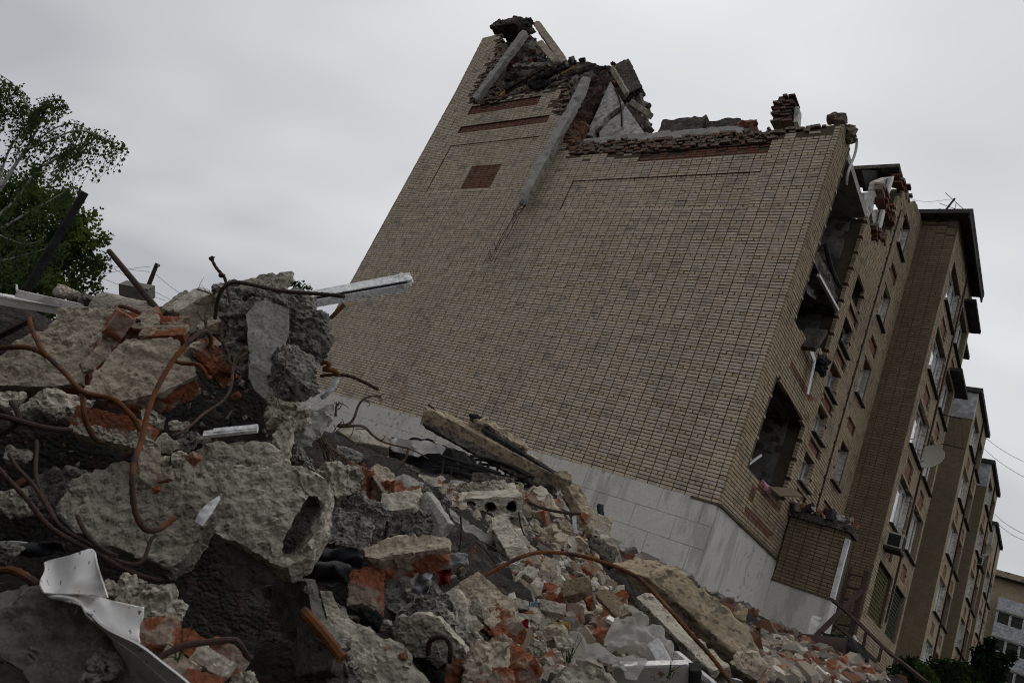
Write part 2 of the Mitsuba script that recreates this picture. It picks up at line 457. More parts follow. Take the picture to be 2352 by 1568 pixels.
def plate_points(poly, d, normal):
    """picture points on the plane through their middle at distance d"""
    q = np.array(poly, float)
    c = at(*q.mean(0), d)
    n = hint(*normal)
    n /= np.linalg.norm(n)
    out = []
    for x, y in q:
        w = ray(x, y)
        out.append(w * ((c @ n) / (w @ n)))
    return np.array(out), n


def plate(poly, d, normal, thick, amp=0.008, seed=0, res=None, freq=16.0, taper=0.0, pebble=0.0, grooves=0.0, drop=0.0, chips=5):
    """a slab whose upper face shows the outline poly; thick in picture units"""
    P, n = plate_points(poly, d, normal)
    t = thick * d / FOC
    c = P.mean(0)
    a = P[np.argmax(np.linalg.norm(P - c, axis=1))] - c
    a -= n * (a @ n)
    a /= np.linalg.norm(a)
    b = np.cross(n, a)
    uv = np.stack([(P - c) @ a, (P - c) @ b], 1)
    cs = m3.CrossSection([uv.tolist()], m3.FillRule.Positive if Polygon(uv).exterior.is_ccw else m3.FillRule.NonZero)
    if not Polygon(uv).exterior.is_ccw:
        cs = m3.CrossSection([uv[::-1].tolist()])
    m = m3.Manifold.extrude(cs, t, 0, 0.0, (1 + taper, 1 + taper)).translate([0, 0, -t - drop * d / FOC])
    size = np.ptp(uv, axis=0).max()
    r = np.random.default_rng(seed + 400)
    for _ in range(chips if thick > 18 else 0):          # fracture faces along the rim
        k_ = r.integers(len(uv))
        o_ = uv[k_] * (1 - .03) + uv[(k_ + 1) % len(uv)] * .0
        nn = np.array([*(o_ / (np.linalg.norm(o_) + 1e-9)), r.uniform(.5, 1.4)])
        nn /= np.linalg.norm(nn)
        m = m.trim_by_plane((-nn).tolist(), float(-(nn[:2] @ o_) - nn[2] * (-t * r.uniform(.05, .35))))
    res = res or max(0.0065 * d / 2, size / 55)
    m = rough(m, res, amp, freq=freq, seed=seed, facet=.30 if pebble else .12, pebble=pebble * d / FOC, psize=max(0.012, 5.0 * d / FOC))
    if grooves:
        v = np.array(m.vertices)
        top = np.clip((v[:, 2] + t * 0.4) / (t * 0.4), 0, 1)
        wave = meshkit.fbm(np.stack([v[:, 0] * 4, v[:, 1] * 26, v[:, 0] * 0 + seed], -1), 3, seed)
        v[:, 2] += grooves * top * (wave - 0.5) * 2
        m.vertices = v
    return moved(m, np.stack([a, b, n], 1), c)


def wall_x(x, thick, poly, holes=()):
    """a wall standing in a plane of constant x (outline in y, z, units of D), its street face at x, body towards -x"""
    g = Polygon(np.array(poly) * D, [np.array(h)[[0, 1, 2, 3]] * D for h in holes]) if not holes else Polygon(np.array(poly) * D).difference(shapely.union_all([Polygon(np.array(h) * D) for h in holes]))
    ms = []
    for part in getattr(g, 'geoms', [g]):
        m = trimesh.creation.extrude_polygon(part, thick, engine='earcut')
        v = np.array(m.vertices)
        m.vertices = np.stack([x * D - v[:, 2], v[:, 0], v[:, 1]], 1)
        m.invert() if m.volume < 0 else None
        ms.append(m)
    return trimesh.util.concatenate(ms)


def wall_y(y, thick, poly, holes=()):
    """the same in a plane of constant y, facing the viewer (-y)"""
    g = Polygon(np.array(poly) * D)
    if holes:
        g = g.difference(shapely.union_all([Polygon(np.array(h) * D) for h in holes]))
    ms = []
    for part in getattr(g, 'geoms', [g]):
        m = trimesh.creation.extrude_polygon(part, thick, engine='earcut')
        v = np.array(m.vertices)
        m.vertices = np.stack([v[:, 0], y * D + v[:, 2], v[:, 1]], 1)
        m.invert() if m.volume < 0 else None
        ms.append(m)
    return trimesh.util.concatenate(ms)


def rect(a0, a1, b0, b1):
    return [(a0, b0), (a1, b0), (a1, b1), (a0, b1)]


CUBE_V = np.array([[x, y, z] for x in (-.5, .5) for y in (-.5, .5) for z in (-.5, .5)])
CUBE_F = np.array(trimesh.creation.box([1, 1, 1]).faces)
CUBE_V = np.array(trimesh.creation.box([1, 1, 1]).vertices)


def boxes(items, turn=0.0):
    """many small boxes as one mesh: (centre, size, yaw jitter)"""
    c = np.array([i[0] for i in items])
    s = np.array([i[1] for i in items])
    v = CUBE_V[None] * s[:, None]
    if turn:
        r = np.random.default_rng(len(items))
        v = np.stack([q @ trimesh.transformations.rotation_matrix(r.normal(0, turn), r.normal(size=3))[:3, :3].T for q in v])
    v = v + c[:, None]
    f = CUBE_F[None] + (np.arange(len(items)) * 8)[:, None, None]
    return trimesh.Trimesh(v.reshape(-1, 3), f.reshape(-1, 3), process=False)


# fragments: a small library of angular pieces of size about 1
rl = np.random.default_rng(11)
LIB = []
for k in range(14):
    dims = np.array([1, rl.uniform(0.5, 0.95), rl.uniform(0.35, 0.8)])
    m = chip(cube(*dims), dims, 5, rl, (0.1, 0.4)) if k % 2 else lump(dims, rl, 13)
    LIB.append(tri(m))
for k in range(4):
    dims = np.array([1, 0.55, 0.28])
    LIB.append(tri(chip(cube(*dims), dims, 2, rl, (0.05, 0.25))))


def spin(r):
    q = r.normal(size=4)
    q /= np.linalg.norm(q)
    return trimesh.transformations.quaternion_matrix(q)[:3, :3]


def heap(points, sizes, r, tones):
    """joined fragments with a tone each: (mesh, colours)"""
    vs, fs, cs, o = [], [], [], 0
    for p, s in zip(points, sizes):
        m = LIB[r.integers(len(LIB))]
        v = np.asarray(m.vertices) @ spin(r).T * s + p
        vs.append(v)
        fs.append(np.asarray(m.faces) + o)
        o += len(v)
        t = np.array(tones[r.integers(len(tones))]) * r.uniform(0.75, 1.15)
        cs.append(np.tile(t, (len(v), 1)))
    return trimesh.Trimesh(np.vstack(vs), np.vstack(fs), process=False), np.vstack(cs)


# ------------------------------------------------------------------ the ruined apartment building (sizes in D)
XL, BASE = -1.6215, 0.02
AP = thing('apartment_building', 'ruined beige brick apartment block with collapsed top floors and white plinth', 'building')
rb = np.random.default_rng(3)
CORE = [(XL, BASE), (XL, 1.22), (-1.634, 1.451), (-1.568, 1.453), (-1.540, 1.436), (-1.50, 1.36), (-1.47, 1.27), (-1.42, 1.195), (-1.37, 1.20), (-1.28, 1.185), (-1.172, 1.192), (-1.14, 1.16), (-1.125, 1.07),
        (-1.06, 1.00), (-1.03, 0.968), (-0.9, 0.963), (-0.75, 0.957), (-0.6, 0.955), (-0.50, 0.953), (-0.4271, 0.955), (-0.4271, BASE)]
SKIN = Polygon([(XL, 0.2157), (XL, 1.22), (-1.634, 1.451), (-1.568, 1.452), (-1.545, 1.430), (-1.528, 1.36), (-1.535, 1.20), (-1.50, 1.160), (-1.45, 1.146), (-1.40, 1.150), (-1.362, 1.165), (-1.173, 1.173), (-1.166, 1.10), (-1.134, 1.067),
                (-1.10, 1.00), (-1.045, 0.945), (-1.02, 0.926), (-0.898, 0.923), (-0.557, 0.922), (-0.535, 0.938), (-0.433, 0.948), (-0.428, 0.945), (-0.428, 0.2157)])
REDS = [rect(-1.500, -1.234, 1.1205, 1.1480), rect(-1.500, -1.166, 1.0470, 1.0745), rect(-1.382, -1.268, 0.8425, 0.9210), rect(-0.830, -0.555, 0.8935, 0.9200)]
DEEP = [rect(-1.505, -1.1625, 0.838, 1.001), rect(-0.892, -0.546, 0.771, 0.8485), rect(-1.000, -0.892, 0.771, 0.8485)]


def snapped(rects):
    out = []
    for q in rects:
        a = [round(((x - QUO / D * 0) * D - XG + QUO) / PIT) * PIT + XG - QUO for x in (q[0][0], q[1][0])]
        b = [round((z * D - ZP) / CRS) * CRS + ZP for z in (q[0][1], q[2][1])]
        out.append((min(a), max(a), min(b), max(b)))
    return out


reds, deeps = snapped(REDS), snapped(DEEP)
core = join([wall_y(1.0 + .055 / D, 0.42, CORE), wall_y(1.0 - .012 / D, .0665, list(SKIN.exterior.coords)[:-1], [rect(*(np.array(q) / D)) for q in reds + deeps])])
gable = put('gable_wall', core, 'brick_mortar', AP, smooth=False)
inside = lambda q, x, z: q[0] <= x <= q[1] and q[2] <= z <= q[3]
beige, red, loose = [], [], []
J = 0.024
shp = shapely.prepared.prep(SKIN) if hasattr(shapely, 'prepared') else SKIN
edge = SKIN.exterior
rows = int((1.46 * D - ZP) / CRS) + 1
for i in range(rows):
    z = ZP + (i + 0.5) * CRS
    k = 0
    x1 = XG + 0.004
    spans = [(XG - QUO, XG + 0.0)]                        # the corner brick
    nmax = int((XG - QUO - (-1.64 * D)) / PIT) + 1
    for c in range(nmax):
        a = XG - QUO - (c + 1) * PIT
        spans += [(a, a + PIT)] if i % 6 != 3 else [(a, a + PIT / 2), (a + PIT / 2, a + PIT)]
    for a, b in spans:
        xl = (XL - max(0, (z / D - 1.22)) * 0.054) * D
        a = max(a, xl)
        if b - a < 0.05:
            continue
        x = (a + b) / 2
        pt = Point(x / D, z / D)
        if not shp.contains(pt):
            continue
        e = edge.distance(pt) * D if z / D > 0.9 else 9
        ragged = e < 0.22 and z / D > 0.90 and -1.56 < x / D < -0.44
        if ragged and rb.random() < 0.42:
            continue
        if rb.random() < .0001:
            continue
        off, isred = 0.0, False
        for q in deeps:
            off = 0.034 if inside(q, x, z) else off
        for q in reds:
            if inside(q, x, z):
                off, isred = 0.06, True
        corner = b >= XG - 0.01
        proud = 0.030 + (0.012 if corner else 0) + rb.normal(0, 0.0022) - off
        dep = 0.10
        size = [b - a - J - rb.uniform(0, 0.004), dep, CRS - .0195 - rb.uniform(0, 0.004)]
        if isred:
            red.append(((x + rb.normal(0, .002), D - proud + dep / 2, z), size))
        else:
            beige.append(((x + rb.normal(0, .0025), D - proud + dep / 2, z + rb.normal(0, .0016)), size))
# torn courses of red and grey brick above the facing
for i in range(rows):
    z = ZP + (i + 0.5) * CRS
    x = -1.60 * D
    while x < XG - 0.1:
        w = rb.choice([PIT, PIT / 2, PIT * 0.7])
        pc = Point((x + w / 2) / D, z / D)
        if z / D > 0.90 and Polygon(CORE).contains(pc) and not shp.contains(pc) and rb.random() < 0.78:
            y = D - rb.uniform(-0.06, 0.025)
            loose.append(((x + w / 2 + rb.normal(0, .03), y, z + rb.normal(0, .008)), [w - rb.uniform(.01, .06), 0.16, CRS - rb.uniform(.008, .028)], rb.random()))
        x += w
near = sorted(range(len(beige)), key=lambda i: np.linalg.norm(np.array(beige[i][0])))[:300]
alone = set(near)
unit = trimesh.creation.box([1, 1, 1])
unit_ply = mikit.ply(unit, 'material_facing_brick', smooth=False)
for i in near:
    c, s = beige[i]
    scene[key_for(f'{gable}__brick')] = {**unit_ply, 'to_world': T().translate(list(map(float, c))).scale(list(map(float, s)))}
put('brickwork', boxes([b for i, b in enumerate(beige) if i not in alone]), 'facing_brick', gable, kind='stuff', smooth=False)
put('red_brickwork', boxes(red), 'inset_red_brick', gable, label='red brick fields set into the beige wall', kind='stuff', smooth=False)
put('torn_red_brickwork', boxes([(l[0], l[1]) for l in loose if l[2] < 0.16], .045), 'inset_red_brick', gable, kind='stuff', smooth=False)
put('torn_grey_brickwork', boxes([(l[0], l[1]) for l in loose if l[2] >= 0.16], .04), 'wall_core', gable, kind='stuff', smooth=False)

tp = []
while len(tp) < 200:
    x_, z_ = rb.uniform(-1.56, -.44), rb.uniform(.91, 1.4)
    if Polygon(CORE).contains(Point(x_, z_)) and not shp.contains(Point(x_, z_ - .004)):
        tp.append(np.array([x_ * D, D - rb.uniform(-.02, .09), z_ * D]))
hm, hc = heap(tp, rb.uniform(.04, .15, 200), rb, [(.22, .18, .135), (.30, .255, .195), (.15, .12, .095), (.20, .095, .06), (.25, .22, .18)])
put('mortar_clumps', hm, 'fragment_mix', gable, kind='stuff', smooth=False, color=hc)

# plinth of whitewashed blocks, a little proud of the brickwork
plinth = put('plinth', wall_y(0.9990, 0.3, [(XL, BASE), (XL, 0.2135), (-0.4271, 0.2135), (-0.4271, BASE)]), 'brick_mortar', AP, smooth=False)
PW, PH = 0.072, 0.0365
for r in range(5):
    z1 = 0.2155 - r * PH
    for c in range(17):
        x1 = -0.4265 - 0.020 - c * PW - (0.5 * PW if r % 2 else 0)
        x0 = max(x1 - PW, XL)
        if c == 0:
            ext = -0.4265
            blockbox = box3((x1 + 0.0007) * D, ext * D, 0.9955 * D, 1.0 * D, (z1 - PH + 0.0006) * D, z1 * D)
            put('panel', blockbox, 'whitewash', plinth, smooth=False)
        if x1 - x0 > 0.01:
            put('panel', box3((x0 + 0.0007) * D, x1 * D, (0.9955 + rb.uniform(-2e-4, 2e-4)) * D, 1.0 * D, (z1 - PH + 0.0006) * D, z1 * D), 'whitewash', plinth, smooth=False)
side_plinth = put('side_plinth', wall_x(-0.4235, 0.35, [(1.0, BASE), (1.309, BASE), (1.309, 0.2125), (1.0, 0.2125)]), 'whitewash', AP, smooth=False)
put('plinth_ledge', box3(-0.47 * D, -0.4195 * D, 0.994 * D, 1.309 * D, 0.2125 * D, 0.2165 * D), 'brick_mortar', AP, smooth=False)


# ---- bricks laid on a wall of constant x
def lay_x(x, shape, proud=0.022, z0=0.2157, z1=1.25, ya=1.0, yb=1.7, skip=0.0, half_every=6):
    g, out = shapely.prepared.prep(shape), []
    for i in range(int((z0 * D - ZP) / CRS), int((z1 * D - ZP) / CRS) + 1):
        z = ZP + (i + 0.5) * CRS
        c = int((ya * D - D - QUO) / PIT) - 1
        if ya == 1.0 and g.contains(Point(1.003, z / D)):
            pr = proud + .008 + rb.normal(0, .002)
            out.append(((x * D + pr - 0.05, D + QUO / 2 - .012, z), [0.10, QUO - .004, CRS - .0195]))
        while D + QUO + c * PIT < yb * D:
            a = D + QUO + c * PIT
            if ya == 1.0 and a < D + QUO - .01:
                c += 1
                continue
            for s, e in ([(a, a + PIT)] if i % half_every != 3 else [(a, a + PIT / 2), (a + PIT / 2, a + PIT)]):
                if g.contains(Point((s + e) / 2 / D, z / D)) and rb.random() >= skip:
                    pr = proud + rb.normal(0, .002)
                    out.append(((x * D + pr - 0.05, (s + e) / 2, z), [0.10, e - s - J, CRS - .0195 - rb.uniform(0, .004)]))
            c += 1
    return out


# first bay of the street front: corner pier, three loggias, pier beside the windows
xs = -0.4271
pier_l = rect(1.0, 1.067, 0.2157, 0.952)
pier_r = [(1.265, 0.2157), (1.302, 0.2157), (1.302, 0.93), (1.265, 0.938)]
par1 = rect(1.067, 1.265, 0.2157, 0.301)
par2 = [(1.067, 0.467), (1.265, 0.459), (1.265, 0.590), (1.215, 0.603), (1.171, 0.579), (1.067, 0.573)]
WINS1 = [(1.302, 1.375, b, b + .058) for b in (0.367, 0.467, 0.562, 0.665, 0.765)] + [(1.492, 1.567, t - .092, t) for t in (0.331, 0.531, 0.735, 0.930, 1.128)]
INS1 = [(1.311, 1.378, b, b + .018) for b in (0.340, 0.438, 0.536, 0.636, 0.738)] + [(1.491, 1.567, t - .028, t) for t in (0.394, 0.593, 0.792, 0.988)]
FRONT = [(1.302, BASE), (1.652, BASE), (1.652, 1.212), (1.56, 1.205), (1.53, 1.175), (1.517, 1.165), (1.50, 1.17), (1.455, 1.165), (1.43, 1.13), (1.415, 1.10), (1.43, 1.03), (1.40, 0.985), (1.37, 0.95), (1.325, 0.918), (1.302, 0.93)]
holes = [rect(*w) for w in WINS1] + [rect(*q) for q in INS1]
street = put('street_wall', join([wall_x(xs, 0.42, FRONT, holes), wall_x(xs, 0.42, pier_l), wall_x(xs, 0.42, pier_r), wall_x(xs, 0.30, par1), wall_x(xs, 0.30, par2)]), 'brick_mortar', AP, smooth=False)
g1 = shapely.union_all([Polygon(q) for q in (pier_l, pier_r, par1, par2)]).difference(shapely.union_all([Polygon(rect(1.10, 1.245, 0.235, 0.249)), Polygon(rect(1.105, 1.125, 0.262, 0.283)), Polygon(rect(1.13, 1.255, 0.288, 0.300)), Polygon(rect(1.10, 1.25, 0.50, 0.514))]))
g2 = Polygon(FRONT).difference(shapely.union_all([Polygon(h) for h in holes] + [Polygon(rect(1.446, 1.456, 0, 2))]))
put('brickwork', boxes(lay_x(xs, shapely.union_all([g1, g2]))), 'street_brick', street, kind='stuff', smooth=False)
redpan = [rect(1.10, 1.245, 0.235, 0.249), rect(1.105, 1.125, 0.262, 0.283), rect(1.13, 1.255, 0.288, 0.300), rect(1.10, 1.25, 0.50, 0.514)]
put('red_brickwork', boxes(lay_x(xs, shapely.union_all([Polygon(q) for q in redpan]), proud=0.018)), 'inset_red_brick', street, kind='stuff', smooth=False)
for q in INS1:
    put('red_panel', box3((xs - .01) * D, (xs - .0035) * D, q[0] * D, q[1] * D, q[2] * D, q[3] * D), 'inset_red_brick', street, smooth=False)


def window(parent, x, q, mull=1, m='white_plastic', deep=0.014, sill='roof_felt', open_=False):
    """window in a wall of constant x: frame, panes, sill"""
    y0, y1, z0, z1 = (v * D for v in q)
    xf, w = (x - deep) * D, 0.055
    fr = [box3(xf - .05, xf, y0, y0 + w, z0, z1), box3(xf - .05, xf, y1 - w, y1, z0, z1), box3(xf - .05, xf, y0 + w, y1 - w, z0, z0 + w), box3(xf - .05, xf, y0 + w, y1 - w, z1 - w, z1)]
    ys = np.linspace(y0, y1, mull + 2)
    for v in ys[1:-1]:
        fr.append(box3(xf - .045, xf + .004, v - w / 2, v + w / 2, z0 + w, z1 - w))
    win = put('window', join(fr), m, parent, smooth=False)
    if open_:
        put('pane', box3(xf - .03, xf - .022, ys[0] + .06, ys[1] - .03, z0 + w, z1 - w), 'window_glass', win, smooth=False)
    else:
        for a, b in zip(ys[:-1], ys[1:]):
            q_ = np.array([[xf - .025, a + .03, z0 + .03], [xf - .025, b - .03, z0 + .03], [xf - .025, b - .03, z1 - .03], [xf - .025, a + .03, z1 - .03]])
            put('pane', trimesh.Trimesh(q_, [[0, 1, 2], [0, 2, 3]], process=False), 'window_glass', win, smooth=False)
    put('reveal', box3(xf + .002, (x - .0015) * D, y1 - .02, y1 - .001, z0 + .01, z1 - .01), 'inner_plaster', win, smooth=False)
    if rb.random() < .88 and not open_:
        f0 = rb.uniform(0, .25) if rb.random() < .5 else 0
        put('pale_backing', box3(xf - .085, xf - .08, y0 + (y1 - y0) * f0, y1, z0, z1), 'pale_backing', win, smooth=False)
    put('sill', box3(xf, (x + .009) * D, y0 - .06, y1 + .06, z0 - .03, z0 + .004), sill, win, smooth=False)
    return win


for k, q in enumerate(WINS1):
    if k == 4:
        continue                                            # the topmost small window is only a torn opening
    window(street, xs, q, mull=1, open_=k in (3, 6))
# downpipe in the joint between the two window columns
put('downpipe', tube([U for U in np.array([[xs + .002, 1.451, 0.30], [xs + .002, 1.451, 0.7], [xs + .002, 1.452, 1.10]]) * D], 0.035, smoothed=False), 'dark_rust', AP)

# loggia insides: floor slabs, back wall, end walls
inner = []
put('loggia_back_wall', wall_x(-0.545, 0.2, [(1.036, BASE), (1.645, BASE), (1.645, 0.93), (1.30, 0.955), (1.036, 0.94)]), 'sooty_plaster', AP, smooth=False)
put('loggia_side_wall', box3(-0.545 * D, -0.4585 * D, 1.262 * D, 1.300 * D, 0.2 * D, 0.955 * D), 'sooty_plaster', AP, smooth=False)
for z, t in ((0.2125, .012), (0.467, .014), (0.703, .014), (0.938, .014)):
    put('floor_slab', box3(-0.545 * D, -0.431 * D, 1.031 * D, 1.262 * D, (z) * D, (z + t) * D), 'sooty_plaster' if z < .9 else 'concrete_smooth', AP, smooth=False)
put('burnt_parapet', moved(rough(chip(cube(2.9, .22, .5), (2.9, .22, .5), 7, rb, (.1, .4)), .06, .03, 5, 4), frame((0, 0, 0), (0, 1, 0.05), (-.1, 0, 1))[1], np.array([-0.445, 1.165, 0.728]) * D), 'concrete_burnt', AP)
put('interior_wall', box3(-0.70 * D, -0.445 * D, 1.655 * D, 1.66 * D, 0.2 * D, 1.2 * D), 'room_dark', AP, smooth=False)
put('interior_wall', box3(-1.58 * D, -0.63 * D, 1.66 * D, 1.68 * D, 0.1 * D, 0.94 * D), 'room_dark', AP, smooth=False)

# broken top storey beside the windows: plastered room walls and torn brick
rp = lambda x, y: ((2900 + x * .34014) / 1.63265, (600 + y * .34014) / 1.63265)


def wall_px_x(poly, xx, thick):
    q = [on_x(*rp(x, y), xx) for x, y in poly]
    return wall_x(xx, thick, [(p[1] / D, p[2] / D) for p in q])


PILE_TONES = None


def brick_pile(c, ly, lx, lz, r, tones=((.17, .075, .045), (.24, .11, .065), (.12, .07, .05), (.26, .215, .165), (.19, .155, .12))):
    """torn brickwork: courses of whole and half bricks, pushed in and out and partly missing"""
    global PILE_TONES
    vs, fs, cs = [], [], []
    for i in range(max(2, int(lz / CRS))):
        z = c[2] - lz / 2 + (i + .5) * CRS
        y = c[1] - ly / 2 + r.uniform(-.1, .1)
        while y < c[1] + ly / 2:
            w_ = r.choice([.28, .14, .2])
            e_ = abs((y + w_ / 2 - c[1]) / (ly / 2))
            if r.random() < 1.1 - .45 * e_:
                B_ = trimesh.transformations.rotation_matrix(r.normal(0, .07), r.normal(size=3))[:3, :3]
                v = CUBE_V * [lx * r.uniform(.7, 1.1), w_ - .02, CRS - r.uniform(.012, .03)] @ B_.T + [c[0] + r.normal(0, .045), y + w_ / 2, z + r.normal(0, .006)]
                fs.append(CUBE_F + 8 * len(vs))
                vs.append(v)
                cs.append(np.tile(np.array(tones[r.integers(len(tones))]) * r.uniform(.75, 1.15), (8, 1)))
            y += w_
    PILE_TONES = np.vstack(cs)
    return trimesh.Trimesh(np.vstack(vs), np.vstack(fs), process=False)


put('room_wall', wall_px_x([(1165, 240), (1290, 190), (1318, 186), (1272, 372), (1196, 400), (1122, 405), (1102, 540), (1046, 650), (1012, 640), (1002, 365), (1140, 348)], -.440, .25), 'inner_plaster', AP, label='pale plastered room wall laid open', smooth=False)
put('room_wall', wall_px_x([(1082, 565), (1222, 545), (1182, 745), (1108, 728)], -.441, .25), 'inner_plaster', AP, label='pale plastered wall below the torn brick', smooth=False)
put('window_reveal', wall_px_x([(1300, 180), (1335, 178), (1284, 368), (1256, 372)], -.432, .08), 'white_plastic', AP, smooth=False)
put('window_reveal', wall_px_x([(1215, 545), (1244, 543), (1196, 748), (1166, 742)], -.432, .08), 'white_plastic', AP, smooth=False)
put('dark_room', wall_px_x([(975, 110), (1300, 120), (1240, 250), (1120, 340), (1030, 345)], -.475, .1), 'room_dark', AP, smooth=False)  # near-black sheet in place of the unlit room behind
for q, (x0, y0, x1, y1, w, mm) in enumerate(((1120, 465, 1310, 455, .42, 0), (1080, 820, 1190, 870, .5, 0), (1345, 270, 1420, 250, .3, 0), (1385, 340, 1450, 340, .4, 0))):
    pa, pb_ = on_x(*rp(x0, y0), -.436), on_x(*rp(x1, y1), -.436)
    put('torn_brick_wall', brick_pile((pa + pb_) / 2, np.linalg.norm(pb_ - pa), .28, w, rb), 'fragment_mix', AP, smooth=False, color=PILE_TONES)
put('roof_slab', box3(-0.56 * D, -0.430 * D, 1.37 * D, 1.44 * D, 1.160 * D, 1.170 * D), 'concrete_burnt', AP, label='roof slab left over the open room', smooth=False)

# ---- bays that step out of the street front, one behind the other
BAYS = [dict(y=1.652, x=-0.345, top=1.222, end=2.10), dict(y=2.61, x=-0.360, top=1.19, end=3.02), dict(y=3.24, x=-0.351, top=1.17, end=3.66), dict(y=4.0, x=-0.370, top=1.14, end=4.45)]
TOPS = (0.348, 0.553, 0.745, 0.938, 1.130)
for n, b in enumerate(BAYS):
    y, x, top, end = b['y'], b['x'], b['top'], b['end']
    skin = 'far_brick' if n else 'brick_mortar'
    c1, c2 = (y + .048, y + .215), (y + .268, y + .42)
    wq = [(*c, t - (.118 if t > .36 else .122), t) for t in TOPS if t < top - .03 for c in (c1, c2)]
    pq = [(a + .03, a + .10, t - .185, t - .145) for t in TOPS[1:] for a in (c1[0], c2[0])]
    out = [(y, BASE), (end, BASE), (end, top), (y, top)]
    bay = put('bay_front', wall_x(x, 0.4, [(y + .0005, BASE), (end, BASE), (end, top), (y + .0005, top)], [rect(*q) for q in wq + pq]), skin, AP, smooth=False)
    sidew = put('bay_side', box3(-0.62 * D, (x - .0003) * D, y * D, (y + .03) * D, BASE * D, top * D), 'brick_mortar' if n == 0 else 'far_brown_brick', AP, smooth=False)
    if n == 0:
        put('brickwork', boxes(lay_x(x, Polygon(out).difference(shapely.union_all([Polygon(rect(*q)) for q in wq + pq])), ya=y, yb=end, z0=.03)), 'street_brick', bay, kind='stuff', smooth=False)
        bb = []
        for i in range(-30, int((top * D - ZP) / CRS)):
            z = ZP + (i + .5) * CRS
            for c in range(4):
                a = x * D - (c + 1) * PIT
                for s, e in ([(a, a + PIT)] if i % 6 != 3 else [(a, a + PIT / 2), (a + PIT / 2, a + PIT)]):
                    if s > (xs - .01) * D and not (z > 1.17 * D and rb.random() < .25):
                        bb.append((((s + e) / 2, y * D + .035 + rb.normal(0, .003), z), [e - s - J, .10, CRS - .0195]))
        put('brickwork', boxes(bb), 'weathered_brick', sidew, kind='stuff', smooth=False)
    else:
        put('plaster_band', box3(-0.55 * D, (x + .001) * D, (y - .002) * D, (y + .02) * D, (top - .10) * D, top * D), 'concrete_smooth' if n < 0 else 'balcony_panel', AP, smooth=False)
        put('roof_edge', box3(-0.55 * D, (x + .012) * D, (y - .012) * D, (end - .01) * D, top * D, (top + .016) * D), 'roof_felt', AP, smooth=False)
    for k, q in enumerate(wq):
        if n == 0 and q[3] < .4:
            la = put('lattice_screen', join([bar(np.array([(x - .008), q[0] + j * (q[1] - q[0]) / 9, q[2]]) * D, np.array([(x - .008), min(q[1], max(q[0], q[0] + (j + s * 4) * (q[1] - q[0]) / 9)), q[3]]) * D, .035, .03) for j in range(10) for s in (-1, 1)]
                                              + [box3((x - .01) * D, (x - .006) * D, q[0] * D, q[1] * D, (q[2] + j * .0085) * D, (q[2] + j * .0085 + .0025) * D) for j in range(14)]), 'dull_green' if k else 'ochre_paint', bay, smooth=False)
            continue
        window(bay, x, q, mull=2, deep=.011)
    for q in pq:
        put('red_panel', box3((x - .02) * D, (x - .002) * D, q[0] * D, q[1] * D, q[2] * D, q[3] * D), 'inset_red_brick', bay, smooth=False)
    put('downpipe', tube(np.array([[x + .003, y + .24, .25], [x + .003, y + .24, top]]) * D, .04, smoothed=False), 'dark_rust', AP)
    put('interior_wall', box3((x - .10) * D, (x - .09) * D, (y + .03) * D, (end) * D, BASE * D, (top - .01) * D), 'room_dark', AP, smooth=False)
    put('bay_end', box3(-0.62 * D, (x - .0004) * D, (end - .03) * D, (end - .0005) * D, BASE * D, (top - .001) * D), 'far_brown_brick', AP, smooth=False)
    put('recess_wall', wall_x(-0.44, .4, [(end, BASE), (BAYS[n + 1]['y'] if n < 3 else 5.0, BASE), (BAYS[n + 1]['y'] if n < 3 else 5.0, 1.2), (end, 1.2)]), 'far_brick', AP, smooth=False)
    put('roof_slab', box3(-1.4 * D, (x - .03) * D, (y + .02) * D, (end + .3) * D, (top - .012) * D, (top - .001) * D), 'roof_felt', AP, smooth=False)
# the sagging roof edge over the first bay
ev = [(-0.44, 1.222), (-0.318, 1.214), (-0.318, 1.206), (-0.44, 1.210)]
put('eave', bar(np.array([-0.395, 1.62, 1.224]) * D, np.array([-0.395, 2.02, 1.226]) * D, 0.16 * D, .16), 'roof_felt', AP, label='dark overhanging roof edge above the first bay', smooth=False)
put('eave_soffit', bar(np.array([-0.318, 1.62, 1.214]) * D, np.array([-0.318, 2.02, 1.216]) * D, .05, .34), 'roof_felt', AP, smooth=False)
# corrugated balcony hoods further along
for n, (yy, zz) in enumerate(((2.0, 1.155), (2.03, .955))):
    put('balcony_hood', bar(np.array([-.335, yy - .07, zz]) * D, np.array([-.335, yy + .11, zz]) * D, .5, .12), 'roof_felt', AP, smooth=False)

# ---- porch in front of the street wall
porch = thing('entrance_porch', 'low beige brick porch with white base and charred flat roof', 'porch')
put('brick_wall', box3(-0.4225 * D, -0.3215 * D, 1.309 * D, 1.350 * D, 0.177 * D, 0.300 * D), 'brick_mortar', porch, smooth=False)
bb = []
for i in range(-7, 14):
    z = ZP + (i + .5) * CRS
    for c in range(5):
        a = -0.3215 * D - (c + 1) * PIT
        for s, e in ([(a, a + PIT)] if i % 6 != 3 else [(a, a + PIT / 2), (a + PIT / 2, a + PIT)]):
            s = max(s, -.4225 * D)
            if e - s > .05 and .178 < z / D < .298:
                bb.append((((s + e) / 2, 1.309 * D + .03 + rb.normal(0, .002), z), [e - s - J, .10, CRS - .0195]))
pw = porch + '__brick_wall'
put('brickwork', boxes(bb), 'weathered_brick', pw, kind='stuff', smooth=False)
put('base', box3(-0.4230 * D, -0.3200 * D, 1.3075 * D, 1.352 * D, BASE * D, .177 * D), 'whitewash', porch, smooth=False)
put('ledge', box3(-0.4230 * D, -0.3190 * D, 1.3055 * D, 1.3085 * D, .177 * D, .1805 * D), 'brick_mortar', porch, smooth=False)
